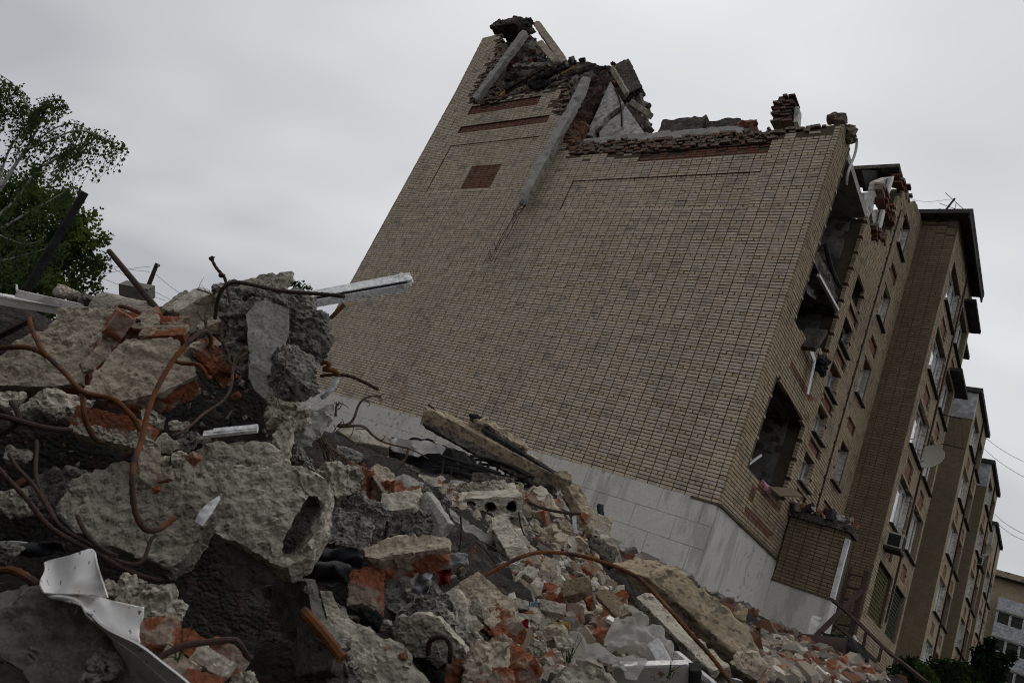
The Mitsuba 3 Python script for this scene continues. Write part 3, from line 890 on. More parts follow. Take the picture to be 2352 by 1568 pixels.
put('corner_trim', box3(-0.3235 * D, -0.3160 * D, 1.3040 * D, 1.3120 * D, .181 * D, .286 * D), 'white_plastic', porch, label='white corner strip', smooth=False)
put('roof', rough(m3.Manifold.cube([.112 * D, .056 * D, .013 * D], True).translate([-.372 * D, 1.328 * D, .304 * D]), .06, .03, 7, 8), 'concrete_burnt', porch)
pts = np.stack([rb.uniform(-.425, -.32, 40) * D, rb.uniform(1.292, 1.33, 40) * D, rb.uniform(.315, .322, 40) * D], 1)
hm, hc = heap(pts, rb.uniform(.08, .28, 40), rb, [(.25, .22, .18), (.3, .12, .07), (.45, .43, .4), (.06, .05, .05)])
put('roof_debris', hm, 'fragment_mix', porch, kind='stuff', smooth=False, color=hc)


# ------------------------------------------------------------------ what lies and hangs on the broken top of the block
def long_block(a, b, w, h, up, name, label, cat, m, seed, chips=6, amp=.05, group=None, res=None):
    L, A, c = frame(a, b, up)
    r = np.random.default_rng(seed)
    q = rough(chip(cube(L, w, h), (L, w, h), chips, r, (.03, .14)), res or max(.06, L / 60), amp * min(w, h), 3.0, seed)
    return put(name, moved(q, A, c), m, label=label, cat=cat, group=group)


bA0, bA1 = on_y(1207, 76, 0.968), on_y(1092, 230, 0.972)
long_block(bA0, bA1, .25, .27, (.3, -1, 0), 'concrete_beam', 'upper grey concrete beam leaning on the torn tower of the gable', 'beam', 'concrete_smooth', 31, res=.06, amp=.05)
bB0, bB1 = on_y(1349, 185, 0.975), on_y(1197, 468, 0.968)
kB = long_block(bB0, bB1, .29, .30, (.3, -1, 0), 'concrete_beam', 'long grey concrete beam hanging down across the gable with bare wires', 'beam', 'concrete_smooth', 32, res=.07, amp=.05)
rr = np.random.default_rng(5)
axis = (bB1 - bB0) / np.linalg.norm(bB1 - bB0)
for k in range(6):
    s0 = bB1 + np.array([rr.uniform(-.12, .12), rr.uniform(-.1, .1), rr.uniform(-.05, .1)]) - axis * .1
    ln = (0.7, 1.0, 2.1, 2.3, .6, 2.0)[k]
    e = s0 + axis * ln * .55 + np.array([-.06 * k * .3, 0, -ln * .42])
    put('reinforcing_wire', tube([s0, s0 + axis * ln * .3 + rr.normal(0, .03, 3), (s0 + e) / 2 + rr.normal(0, .05, 3) * np.array([1, .3, 1]), e], .011, 5), 'dark_rust', kB)
for k, t in enumerate((.72, .86, .9)):
    c = bB1 + axis * 2.2 * t * .6 + np.array([-.15, -.05, -.95 * t])
    put('reinforcing_wire', tube([c + np.array([-.10, 0, .12]), c + np.array([.12, 0, -.14])], .012, 5), 'dark_rust', kB)

put("roof_fragment", moved(rough(chip(cube(1.9, .9, .35), (1.9, .9, .35), 5, rr, (.1, .4)), .09, .05, 4, 2), frame(on_y(1140, 72, 1.03), on_y(1216, 58, 1.03), (0, 0, 1))[1], on_y(1178, 68, 1.03)), 'concrete_burnt', label='charred slab fragment crowning the left tower of the gable', cat='slab')
put('roof_fragment', moved(rough(lump((.75, .6, .8), rr, 18), .08, .06, 4, 9), np.eye(3), on_y(1207, 66, 1.01)), 'soot', label='sooty lump at the upper end of the leaning beam', cat='rubble')
for k, (p, q, w, h, lb) in enumerate((((1231, 52, 1.06), (1297, 143, 1.06), .22, .12, 'long pale slab strip standing against the sky above the gable'), ((1243, 72, 1.08), (1300, 152, 1.08), .20, .12, 'second pale slab strip behind the long strip'), ((1240, 100, 1.03), (1277, 143, 1.03), .20, .20, 'short thick slab strip below the long pale strip'))):
    long_block(on_y(*p), on_y(*q), w * 1.3, h * .9, (.25, -1, .1), 'roof_plank', lb, 'slab', 'mortar', 41 + k, amp=.04)
# the burnt mass of the fallen roof between the beams and behind the white walls
tx = np.linspace(1092, 1492, 120)
lo = np.interp(tx, [1092, 1144, 1173, 1296, 1304, 1320, 1345, 1492], [240, 240, 226, 203, 236, 335, 322, 300])
hi = np.interp(tx, [1092, 1120, 1160, 1204, 1222, 1250, 1270, 1294, 1305, 1330, 1360, 1400, 1412, 1440, 1452, 1470, 1480, 1492], [228, 190, 130, 66, 84, 128, 144, 143, 133, 146, 148, 151, 156, 160, 176, 206, 240, 288])
y0_, y1_ = np.interp(tx, [1092, 1320, 1350, 1492], [1.012, 1.012, 1.075, 1.075]), np.interp(tx, [1092, 1320, 1350, 1492], [1.11, 1.11, 1.15, 1.15])
Pm = []
for t in np.linspace(0, 1, 46):
    Pm.append([on_y(x, a_ + (b_ - a_) * t, u + (v - u) * t) for x, a_, b_, u, v in zip(tx, lo, hi, y0_, y1_)])
P = np.array(Pm).reshape(-1, 3)
P = P + (meshkit.fbm(P * 1.6, 4, 3)[:, None] - .5) * np.array([.25, 1.1, .35])
i, j = np.meshgrid(np.arange(45), np.arange(119), indexing='ij')
q = np.stack([i * 120 + j, i * 120 + j + 1, (i + 1) * 120 + j + 1, (i + 1) * 120 + j], -1).reshape(-1, 4)
back_ = P + np.array([0, .5, -.25])
F_ = np.vstack([q[:, [0, 1, 2]], q[:, [0, 2, 3]]])
put('roof_debris', trimesh.Trimesh(np.vstack([P, back_]), np.vstack([F_, F_[:, ::-1] + len(P)]), process=False), 'concrete_burnt', label='mound of burnt roof debris between and behind the two hanging beams', cat='rubble', kind='stuff')
pick = rr.integers(0, len(P), 520)
hm, hc = heap(P[pick] + np.array([0, -.10, .0]), rr.uniform(.06, .30, 520), rr, [(.03, .03, .03), (.05, .045, .04), (.13, .11, .09), (.15, .065, .04), (.22, .20, .175), (.08, .07, .065)])
put('roof_debris_pieces', hm, 'fragment_mix', label='small charred bricks and boards on the broken roof', cat='rubble', kind='stuff', smooth=False, color=hc)
for k, (x0, y0, x1, y1, w, m, lb) in enumerate(((1215, 195, 1300, 150, .30, 'soot', 'torn black roofing sheet curling over the debris mound'), (1148, 222, 1180, 190, .10, 'yellow_foam', 'yellow foam strip beside the lower end of the leaning beam'), (1288, 170, 1325, 150, .08, 'yellow_foam', 'yellow insulation strip on top of the debris mound'),
                                               (1160, 205, 1260, 150, .20, 'concrete_burnt', 'charred board lying across the middle of the debris mound'), (1180, 152, 1262, 148, .22, 'concrete', 'grey level beam at the back of the debris mound'), (1300, 172, 1370, 153, .20, 'concrete_burnt', 'burnt plank at the right end of the debris mound'),
                                               (1225, 200, 1262, 192, .36, 'soot', 'rolled black roofing felt hanging over the red brick field'))):
    long_block(on_y(x0, y0, 0.985), on_y(x1, y1, 1.0), w, w * .6, (0, -.6, 1), 'roof_sheet', lb, 'debris', m, 50 + k, amp=.25)


def wall_px(poly, yy, thick):
    q = [on_y(x, y, yy) for x, y in poly]
    q = [(p[0] / D, p[2] / D) for p in q]
    return wall_y(yy, thick, q)


# exposed white room wall, two pieces split by a crack
put('broken_wall', wall_px([(1346, 310), (1402, 187), (1432, 236), (1423, 246), (1408, 254), (1392, 268), (1380, 290), (1366, 300), (1360, 312)], 1.045, .2), 'inner_plaster', label='white plastered wall triangle standing on the broken floor, left of its crack', cat='wall', smooth=False)
put('broken_wall', wall_px([(1431, 254), (1437, 243), (1482, 308), (1378, 318), (1376, 305), (1399, 278)], 1.046, .2), 'inner_plaster', label='white plastered wall corner right of the crack', cat='wall', smooth=False)
put('broken_wall', wall_px([(1356, 318), (1344, 300), (1368, 250), (1400, 215), (1440, 250), (1470, 320)], 1.062, .2), 'sooty_brick', label='dark brick wall behind the crack of the white walls', cat='wall', smooth=False)
wc = [on_y(1413, 205, 1.043), on_y(1424, 235, 1.04), on_y(1428, 290, 1.043)]
put('wire', tube(wc, .03, 5), 'soot', label='dark pipe standing in front of the white wall crack', cat='pipe')
put('broken_wall', moved(rough(m3.Manifold.cube([.45, .35, 2.6], True), .10, .10, 4, 12), frame((0, 0, 0), (1, 0, 0), on_y(1372, 180, 1.03) - on_y(1330, 310, 1.03))[1], on_y(1352, 242, 1.035)), 'sooty_brick', label='torn brick pier behind the long hanging beam', cat='wall')
put('broken_wall', moved(rough(m3.Manifold.cube([.6, .3, .8], True), .08, .10, 5, 14), np.eye(3), on_y(1326, 310, 1.01)), 'inset_red_brick', label='low torn red brick stub under the long hanging beam', cat='wall')


def hollow_slab(a, b, w, h, up, label, m, n=6, seed=1):
    L, A, c = frame(a, b, up)
    q = chip(cube(L, w, h), (L, w, h), 4, np.random.default_rng(seed), (.02, .08))
    for k in range(n):
        q = q - m3.Manifold.cylinder(L * 1.2, h * .3, h * .3, 16, True).rotate([0, 90, 0]).translate([0, (k - (n - 1) / 2) * w / n, 0])
    q = rough(q, max(.012, L / 40), min(.012, h * .07), 12, seed)
    return put('hollow_slab', moved(tri(q), A, c), m, label=label, cat='slab', smooth=30)


hollow_slab(on_y(1430, 146, 1.08), on_y(1460, 212, 1.08), .52, .2, (.1, -1, .2), 'dark hollow slab tipped up at the right end of the roof debris', 'concrete_burnt', 5, 3)
long_block(on_y(1406, 158, 1.06), on_y(1440, 216, 1.06), .16, .16, (1, -.3, .5), 'roof_plank', 'grey slab edge running along the white wall triangle', 'slab', 'concrete', 44)
long_block(on_y(1452, 236, 1.06), on_y(1494, 266, 1.06), .20, .18, (1, -.3, .5), 'roof_plank', 'hollow slab end sticking out right of the white walls', 'slab', 'concrete', 45)
long_block(on_y(1442, 245, 1.07), on_y(1492, 300, 1.07), .30, .2, (1, -.3, .5), 'roof_plank', 'dark sloping slab at the foot of the white wall corner', 'slab', 'concrete_burnt', 46)
long_block(on_y(1462, 200, 1.10), on_y(1474, 250, 1.10), .22, .2, (1, -.3, .5), 'roof_plank', 'burnt slab edge under the tipped hollow slab', 'slab', 'concrete_burnt', 47)

# along the lower roof edge of the gable
long_block(np.array([-1.02, 1.02, .972]) * D, np.array([-.62, 1.02, .966]) * D, .5, .30, (0, 0, 1), 'ring_beam', 'grey concrete ring beam lying along the broken top of the gable', 'beam', 'concrete_smooth', 48)
for k, (x0, x1, z0, z1, yy, lb) in enumerate(((-.845, -.74, .985, 1.045, 1.05, 'larger dark slab block standing on the gable top beside the white walls'), (-.735, -.66, .985, 1.035, 1.06, 'smaller dark slab block standing on the gable top'))):
    put('roof_block', moved(rough(chip(cube((x1 - x0) * D, .5, (z1 - z0) * D), ((x1 - x0) * D, .5, (z1 - z0) * D), 3, rr, (.03, .1)), .12, .03, 4, k), np.eye(3), np.array([(x0 + x1) / 2, yy, (z0 + z1) / 2]) * D), 'concrete_burnt', label=lb, cat='slab')
c0, c1 = on_y(1799, 296, 1.035), on_y(1805, 230, 1.035)
hgt = np.linalg.norm(c1 - c0)
mm = None
for lean in range(1):
    mm = brick_pile(np.zeros(3), .50, .5, hgt, rr, ((.10, .06, .045), (.15, .085, .06), (.07, .05, .04), (.17, .14, .11)))
up_c = (c1 - c0) / hgt
vv = np.array(mm.vertices)
mm.vertices = (c0 + c1) / 2 + vv[:, [1]] * np.array([1.0, 0, 0]) + vv[:, [0]] * np.array([0, 1.0, 0]) + vv[:, [2]] * up_c
put('chimney_stub', mm, 'fragment_mix', label='ragged sooty brick chimney stub on the gable top', cat='chimney', smooth=False, color=PILE_TONES)
put('plaster_patch', moved(trimesh.creation.box([.55, .10, .3]), frame(c0, c1, (0, -1, 0))[1], on_y(1832, 272, 1.03)), 'inner_plaster', 'chimney_stub', smooth=False)
put('roof_block', moved(rough(lump((.9, .5, .5), rr, 18), .09, .07, 5, 21), np.eye(3), np.array([-.63, 1.03, .99]) * D), 'inset_red_brick', label='low red brick lump on the gable top left of the chimney stub', cat='rubble')
put('roof_block', moved(rough(lump((.45, .35, .35), rr, 18), .07, .05, 5, 22), np.eye(3), np.array([-.449, 1.02, .985]) * D), 'wall_core', label='brick lump on the right end of the gable top', cat='rubble')
pts = np.stack([rr.uniform(-1.0, -.43, 150) * D, rr.uniform(1.006, 1.035, 150) * D, np.full(150, .966) * D + np.abs(rr.normal(0, .07, 150))], 1)
pts[:, 2] -= .25 * (pts[:, 0] / D > -.58) * .9
hm, hc = heap(pts, rr.uniform(.06, .24, 150), rr, [(.13, .11, .085), (.09, .08, .07), (.12, .06, .04), (.20, .18, .15), (.05, .05, .05)])
put('parapet_rubble', hm, 'fragment_mix', label='broken brick and mortar strewn along the gable top', cat='rubble', kind='stuff', smooth=False, color=hc)
# hanging things in the loggias
put('hanging_strip', tube([on_x(1968, 318, -.415), on_x(1962, 360, -.415), on_x(1950, 390, -.416), on_x(1945, 425, -.416)], .035, 5), 'white_plastic', label='white plastic strip dangling beside the top of the gable corner', cat='strip')
put('cornice_rubble', moved(rough(lump((.4, .5, .4), rr, 18), .06, .05, 5, 25), np.eye(3), np.array([-.425, 1.03, .955]) * D), 'wall_core', label='loose brick lump on the top of the street corner', cat='rubble')
put('slab_shard', bar(on_x(1848, 800, -.42), on_x(1876, 760, -.42), .5, .12, (0, 1, 1)), 'concrete_burnt', label='sooty slab shard tipped in the middle loggia', cat='slab', smooth=False)
put('window_frame', bar(on_x(1880, 632, -.421), on_x(1924, 712, -.422), .07, .07), 'white_plastic', label='white frame bar slanting across the middle loggia', cat='frame', smooth=False)
put('hanging_pipe', tube([on_x(1895, 560, -.42), on_x(1902, 590, -.415), on_x(1915, 630, -.418), on_x(1930, 660, -.42)], .06, 7), 'soot', label='charred pipe hanging in the upper loggia', cat='pipe')
put('curtain_rag', moved(rough(lump((.12, .9, .9), rr, 18), .07, .06, 5, 26), np.eye(3), on_x(1868, 650, -.46)), 'inner_plaster', label='pale torn sheet in the middle loggia', cat='rag')
put('torn_strip', join([bar(on_x(1859, 795, -.415), on_x(1872, 830, -.415), .14, .02, (1, 0, 0)), bar(on_x(1872, 826, -.415), on_x(1855, 905, -.415), .15, .02, (1, 0, 0))]), 'white_plastic', label='pale curved strip hanging over the loggia parapet', cat='strip', smooth=False)
put('hanging_rags', moved(rough(lump((.25, .5, .45), rr, 18), .05, .12, 7, 27), np.eye(3), on_x(1892, 838, -.41)), 'black_cloth', label='dark rags hanging from the loggia beside the pale strip', cat='rag')
put('window_board', bar(on_x(1778, 1128, -.405), on_x(1833, 1131, -.395), .30, .03, (.2, .8, .5)), 'old_wood', label='board jutting out of the lowest loggia', cat='board', smooth=False)
put('pink_bundle', moved(rough(lump((.25, .25, .28), rr, 18), .04, .03, 7, 28), np.eye(3), on_x(1757, 1118, -.43)), 'pink_plastic', label='small pink bundle on the sill of the lowest loggia', cat='bundle')
put('loggia_pipe', tube([on_x(1702, 1085, -.43) + np.array([-.25, .3, 0]), on_x(1748, 1045, -.44)], .03, 6, False), 'white_plastic', label='white pipe leaning in the lowest loggia', cat='pipe')

# on the far facade: antenna, dish, cooler, line frames
an = thing('roof_antenna', 'thin metal television antenna leaning over the roof edge', 'antenna')
r1 = lambda x, y: ((2900 + x * .34014) / 1.63265, (600 + y * .34014) / 1.63265)
oy = lambda x, y: on_y(*r1(x, y), 1.64)
put('mast', tube([oy(1800, 680), oy(2000, 425)], .035, 6, False), 'wire_black', an)
for a, b in (((1895, 360), (2145, 585)), ((1825, 475), (2175, 600)), ((1830, 535), (2110, 665)), ((2015, 470), (1988, 610)), ((2015, 470), (2135, 575))):
    put('rod', tube([oy(*a), oy(*b)], .010, 5, False), 'wire_black', an)
put('brace', tube([oy(1775, 650), oy(1860, 600)], .02, 5), 'wire_black', an)
put('insulator', moved(tri(lump((.25, .2, .15), rr, 14)), np.eye(3), oy(1885, 615)), 'grey_plastic', an)
put('roof_wire', tube([oy(1490, 420), oy(1580, 447), oy(1700, 460), oy(1830, 450), oy(1990, 430)], .007, 4), 'wire_black', label='thin wire sagging from the broken wall to the antenna', cat='wire')


def dish(c, rad, facing_, label):
    k = thing('satellite_dish', label, 'satellite dish')
    g = np.linspace(0, 1, 7)
    prof = np.stack([g * rad, (g ** 2) * rad * .22], 1)
    m = trimesh.creation.revolve(np.vstack([prof, prof[::-1] + [0, .02]]), sections=28)
    f_ = np.asarray(facing_, float)
    L, A, _ = frame((0, 0, 0), f_, (.1, .2, 1))
    put('reflector', moved(m, A[:, [1, 2, 0]], c), 'dish_grey', k, smooth=40)
    put('arm', tube([c - f_ / np.linalg.norm(f_) * .05, c + np.array([-.5, -.1, -.35])], .025, 5, False), 'wire_black', k)
    put('arm', tube([c + np.array([-.05, 0, -.25]), c + np.array([-.5, .1, -.30])], .02, 5, False), 'wire_black', k)


dish(on_x(2137, 1053, -.325), .48, (-.3, -.85, .25), 'large pale satellite dish on the first bay')
dish(on_x(2263, 1265, -.36) * .98, .42, (-.3, -.85, .25), 'smaller satellite dish far down the street front')


def cooler(c, label, s=.46):
    k = thing('air_conditioner', label, 'air conditioner')
    put('case', box3(c[0] - .35, c[0] + .1, c[1] - s / 2, c[1] + s / 2, c[2] - s / 2, c[2] + s / 2), 'dish_grey', k, smooth=False)
    put('grille', box3(c[0] + .1, c[0] + .115, c[1] - s * .4, c[1] + s * .4, c[2] - s * .4, c[2] + s * .4), 'soot', k, smooth=False)
    put('grille', box3(c[0] - .28, c[0] + .04, c[1] - s / 2 - .012, c[1] - s / 2, c[2] - s * .38, c[2] + s * .38), 'soot', k, smooth=False)
    put('bracket', box3(c[0] - .45, c[0] + .12, c[1] - s / 2 - .1, c[1] + s / 2 + .1, c[2] - s / 2 - .08, c[2] - s / 2), 'dark_rust', k, smooth=False)


cooler(on_x(2067, 1247, -.318), 'window air conditioner on a shelf under the first bay windows')
cooler(on_x(2254, 1290, -.34), 'small air conditioner far down the street front', .5)
lf = thing('laundry_frame', 'thin metal laundry frame sticking out of an upper bay window', 'laundry frame')
for yy in (1.95, 2.07):
    put('arm', tube(np.array([[-.345, yy, .815 + (yy - 1.95) * -.3], [-.29, yy, .812 + (yy - 1.95) * -.3]]) * D, .02, 5, False), 'wire_black', lf)
for t in (.2, .6, .95):
    put('line', tube(np.array([[-.345 + .055 * t, 1.95, .813], [-.345 + .055 * t, 2.07, .777]]) * D, .004, 4, False), 'wire_black', lf)
for k, (a, b) in enumerate((((2262, 1003), (2352, 1060)), ((2260, 1030), (2352, 1095)), ((2285, 1180), (2352, 1225)), ((2290, 1200), (2352, 1240)))):
    p, q = at(*a, 42), at(*b, 36)
    put('overhead_wire', tube([p, (p + q) / 2 - np.array([0, 0, .12]), q], .012, 4), 'wire_black', label=('uppermost', 'second', 'third', 'lowest')[k] + ' overhead wire at the right edge of the sky', cat='wire')

# ------------------------------------------------------------------ far apartment house behind
fh = thing('far_apartment_house', 'distant beige apartment house with white balconies at the lower right', 'building')
FY = 5.3
fx0, fx1, ft = -0.60, 0.6, 1.185
wins, bal = [], []
for fl in range(6):
    zt = ft - .045 - fl * .157
    wins += [(-.485, -.445, zt - .10, zt)]
    bal.append(zt)
put('wall', wall_y(FY, .4, rect(fx0, fx1, BASE, ft), [rect(*q) for q in wins]), 'far_brick', fh, smooth=False)
put('roof', box3((fx0 - .02) * D, (fx1) * D, (FY - .06) * D, (FY + .8) * D, ft * D, (ft + .035) * D), 'roof_felt', fh, smooth=False)
put('cornice', box3((fx0 - .02) * D, (fx1) * D, (FY - .062) * D, (FY - .055) * D, (ft + .002) * D, (ft + .037) * D), 'concrete_tan', fh, smooth=False)
put('interior', box3(fx0 * D, fx1 * D, (FY + .08) * D, (FY + .1) * D, BASE * D, ft * D), 'room_dark', fh, smooth=False)


def window_y(parent, y, q, mull=1, m='white_plastic'):
    x0, x1, z0, z1 = (v * D for v in q)
    w, yf = .09, y * D + .06
    fr = [box3(x0, x0 + w, yf, yf + .06, z0, z1), box3(x1 - w, x1, yf, yf + .06, z0, z1), box3(x0, x1, yf + .001, yf + .059, z0, z0 + w), box3(x0, x1, yf + .001, yf + .059, z1 - w, z1)]
    for v in np.linspace(x0, x1, mull + 2)[1:-1]:
        fr.append(box3(v - w / 2, v + w / 2, yf + .003, yf + .055, z0 + w, z1 - w))
    k = put('window', join(fr), m, parent, smooth=False)
    put('pane', trimesh.Trimesh([[x0, yf + .04, z0], [x1, yf + .04, z0], [x1, yf + .04, z1], [x0, yf + .04, z1]], [[0, 1, 2], [0, 2, 3]], process=False), 'window_glass', k, smooth=False)


for q in wins:
    window_y(fh, FY, q)
for i, zt in enumerate(bal):
    for x0, x1 in ((-.395, -.12), (.0, .4)):
        b = put('balcony', box3(x0 * D, x1 * D, (FY - .10) * D, (FY - .0005) * D, (zt - .155) * D, (zt - .085) * D), 'balcony_panel', fh, smooth=False)
        put('floor_edge', box3((x0 - .004) * D, (x1 + .004) * D, (FY - .105) * D, (FY - .0004) * D, (zt - .165) * D, (zt - .156) * D), 'concrete_smooth', b, smooth=False)
        if i > 0:
            put('glazing', box3(x0 * D, x1 * D, (FY - .09) * D, (FY - .085) * D, (zt - .0845) * D, (zt - .006) * D), 'room_dark', b, smooth=False)
            put('glazing_frame', join([box3((xx - .006) * D, (xx + .006) * D, (FY - .095) * D, (FY - .0905) * D, (zt - .0845) * D, (zt - .004) * D) for xx in np.linspace(x0 + .006, x1 - .006, 5)] + [box3(x0 * D, x1 * D, (FY - .0952) * D, (FY - .0903) * D, (zt - .014) * D, zt * D), box3(x0 * D, x1 * D, (FY - .0951) * D, (FY - .0904) * D, (zt - .0845) * D, (zt - .078) * D)]), 'balcony_panel', b, smooth=False)


# ------------------------------------------------------------------ the ground and the rubble heap (one sheet), from spot heights told by picture point and distance
SPOTS = [(0, 730, 3.35), (150, 740, 3.35), (300, 730, 3.35), (450, 730, 3.4), (600, 720, 3.4), (700, 790, 3.3), (0, 900, 2.85), (200, 900, 2.85), (400, 900, 2.9), (600, 950, 2.85), (0, 1100, 2.4), (200, 1100, 2.4), (400, 1100, 2.4), (620, 1120, 2.6), (760, 1000, 3.5),
         (0, 1300, 2.0), (200, 1320, 1.95), (400, 1350, 1.95), (600, 1350, 2.1), (750, 1250, 2.6), (0, 1520, 1.62), (250, 1540, 1.6), (500, 1540, 1.7), (700, 1540, 1.85), (850, 1400, 2.2), (850, 1250, 2.8), (900, 1130, 3.6), (830, 1070, 4.0),
         (950, 1540, 1.9), (1000, 1400, 2.4), (1050, 1300, 2.9), (1130, 1540, 2.1), (1130, 1440, 2.6), (1150, 1330, 3.2), (1150, 1230, 3.9), (1100, 1158, 4.7), (1000, 1116, 5.3), (1200, 1130, 5.4), (1250, 1290, 3.9), (1250, 1200, 4.7), (1300, 1150, 5.6), (1330, 1250, 4.9),
         (1250, 1540, 2.5), (1250, 1440, 3.0), (1350, 1540, 2.9), (1350, 1430, 3.5), (1400, 1350, 4.3), (1460, 1500, 3.2), (1480, 1560, 3.0), (1540, 1480, 5.2), (1480, 1395, 5.6), (1430, 1320, 5.6), (1590, 1540, 4.6), (1390, 1400, 3.7), (1430, 1470, 3.3), (500, 930, 3.9), (560, 960, 3.7), (450, 960, 3.5), (1650, 1500, 6.0), (1700, 1562, 5.0), (1760, 1500, 7.5), (1900, 1530, 9.0), (2050, 1562, 10.0), (1800, 1560, 5.5)]
pts = [at(x, y, d * (1.42 if x < 800 and y > 880 else 1.06)) for x, y, d in SPOTS]
back = []
for x, y, d in ((0, 700, 4.6), (250, 700, 4.8), (500, 690, 5.0), (700, 740, 5.0)):
    p = at(x, y, d)
    back.append([p[0], p[1], p[2] - .75])
near = [[0, 0, -1.0], [.5, -.3, -.9], [-.4, -.4, -.9], [0.3, .7, -.85], [-.7, .1, -.8], [1.5, -1.0, .9], [.2, -1.7, 1.2], [-1.3, -1.5, 1.1], [-1.9, -.8, .8], [1.2, 1.0, -.6], [2.0, 2.5, -.3], [3.5, 5.5, .1], [1.5, 3.2, -.2]]  # higher entries: unseen bank added behind the eye to shade the heap
level = [[-12, 1, .5], [-10, 5, .5], [-9, 9, .9], [-14, 11, 1.1], [-6, 12, 1.2], [-20, 12.5, 1.2], [-3, 13, 1.05], [0, 14, .95], [3, 11, .7], [-16, -4, .5], [-5, -4, .0], [6, 10, .8], [5, 18, .95], [-1, 19, .95], [-9, -3, .3], [-4, 13.4, 1.1], [-2, 10.5, .8]]
ALL = np.array([*pts, *back, *near, *level])
surf = RBFInterpolator(ALL[:, :2], ALL[:, 2], kernel='linear', smoothing=0.02)


def ground_z(xy):
    xy = np.asarray(xy, float)
    z = surf(xy)
    r = np.hypot(xy[:, 0] + 3, xy[:, 1] - 5)
    t = np.clip((r - 15) / 10, 0, 1)
    return z * (1 - t) + .9 * t


# polar grid round the eye: fine near, coarse far out to the horizon
rad = np.concatenate([np.geomspace(.35, 16, 330), np.geomspace(17, 800, 40)])
ang = np.linspace(0, 2 * np.pi, 341)[:-1]
view = math.atan2(FWD[1], FWD[0])
ang = view + np.pi * np.sign(ang - np.pi) * np.abs((ang - np.pi) / np.pi) ** 1.7
G = np.stack([rad[:, None] * np.cos(ang)[None], rad[:, None] * np.sin(ang)[None]], -1)
zg = ground_z(G.reshape(-1, 2)).reshape(len(rad), -1)
bump = (meshkit.fbm(np.concatenate([G * 5, G[..., :1] * 0], -1), 4, 2) - .5) * .16 + (meshkit.fbm(np.concatenate([G * 22, G[..., :1] * 0], -1), 2, 6) - .5) * .05
zg = zg + bump * np.clip(1.6 - rad[:, None] / 14, 0, 1)
V = np.concatenate([G, zg[..., None]], -1).reshape(-1, 3)
V = np.vstack([V, [0, 0, -1.0]])
n1, n2 = len(rad), len(ang)
i, j = np.meshgrid(np.arange(n1 - 1), np.arange(n2), indexing='ij')
k = (j + 1) % n2
q = np.stack([i * n2 + j, (i + 1) * n2 + j, (i + 1) * n2 + k, i * n2 + k], -1).reshape(-1, 4)
f = np.vstack([q[:, [0, 1, 2]], q[:, [0, 2, 3]], np.stack([np.full(n2, len(V) - 1), np.arange(n2), (np.arange(n2) + 1) % n2], 1)])
put('ground', trimesh.Trimesh(V, f, process=False), 'shade_dark_ground', label='uneven ground and rubble heap, gap shade put into its near-black colour', kind='structure', smooth=True)


def hit(x, y, far=16.0):
    """where the sight line of picture point x, y meets the ground sheet"""
    w = ray(x, y)
    d = np.concatenate([np.arange(1.0, 7, .04), np.arange(7, far, .1)])
    p = w[None] * d[:, None]
    below = p[:, 2] < ground_z(p[:, :2])
    return (p[np.argmax(below)], d[np.argmax(below)]) if below.any() else (None, None)


def scatter(poly, n, r):
    g, out = Polygon(poly), []
    x0, y0, x1, y1 = g.bounds
    cand = []
    while len(cand) < n * 2:
        x, y = r.uniform(x0, x1), r.uniform(y0, y1)
        if g.contains(Point(x, y)):
            cand.append((x, y))
    d = np.concatenate([np.arange(1.0, 7, .05), np.arange(7, 16, .12)])
    W = np.array([ray(*c) for c in cand])
    P = W[:, None] * d[None, :, None]
    below = P[..., 2] < ground_z(P.reshape(-1, 3)[:, :2]).reshape(P.shape[:2])
    for c, b, p in zip(cand, below, P):
        if b.any() and len(out) < n:
            k = np.argmax(b)
            out.append((p[k], d[k]))
    return out


# ------------------------------------------------------------------ the things lying in the heap
def chunk(name, label, cat, m, *args, group=None, smooth=32, **kw):
    return put(name, block(*args, **kw), m, label=label, cat=cat, group=group, smooth=smooth)


def bricks_with_mortar(label, poly, d, normal, mortar_t, brick_t, seed, amp=.007, groove=.009, cat='brick chunk', inset=.96, name='brick_chunk', res=None, brick_amp=.006):
    """a piece of brick wall lying flat: a bed of mortar on top of a course of red bricks"""
    k = thing(name, label, cat)
    put('mortar_bed', plate(poly, d, normal, mortar_t, amp=amp, seed=seed, grooves=groove, res=res), 'mortar', k)
    q = np.array(poly, float)
    q = (q - q.mean(0)) * inset + q.mean(0)
    m = plate(q, d, normal, brick_t, amp=brick_amp, seed=seed + 1, drop=mortar_t * .75, res=res)
    put('brick_course', m, 'red_brick', k)
    return k


C, CG, CS = 'concrete', 'concrete_gravel', 'concrete_smooth'
# ---- left: two mortar-topped pieces of brick wall
bricks_with_mortar('big mortar-topped brick slab at the upper left of the heap', [(-30, 850), (30, 790), (110, 755), (135, 710), (150, 703), (205, 706), (285, 708), (290, 722), (262, 748), (238, 770), (255, 785), (210, 830), (192, 850), (188, 880), (120, 886), (-30, 884)], 2.62, (-.05, .62, .78), 14, 60, 1, groove=.012)
bricks_with_mortar('second mortar-topped brick slab below the curved rusty bar', [(198, 895), (214, 864), (250, 815), (285, 780), (330, 778), (395, 772), (412, 786), (440, 838), (452, 862), (372, 902), (282, 922), (225, 912)], 2.42, (.12, .64, .76), 14, 62, 2, groove=.010)
bricks_with_mortar('upright mortar-faced brick piece between the two big brick slabs', [(236, 770), (262, 752), (266, 790), (246, 812), (215, 850), (192, 852), (190, 832), (215, 812)], 2.55, (.7, .3, .6), 10, 22, 3, groove=.008)
k = thing('perforated_brick', 'orange-red brick with a dark-painted round hole behind the two mortar slabs', 'brick')
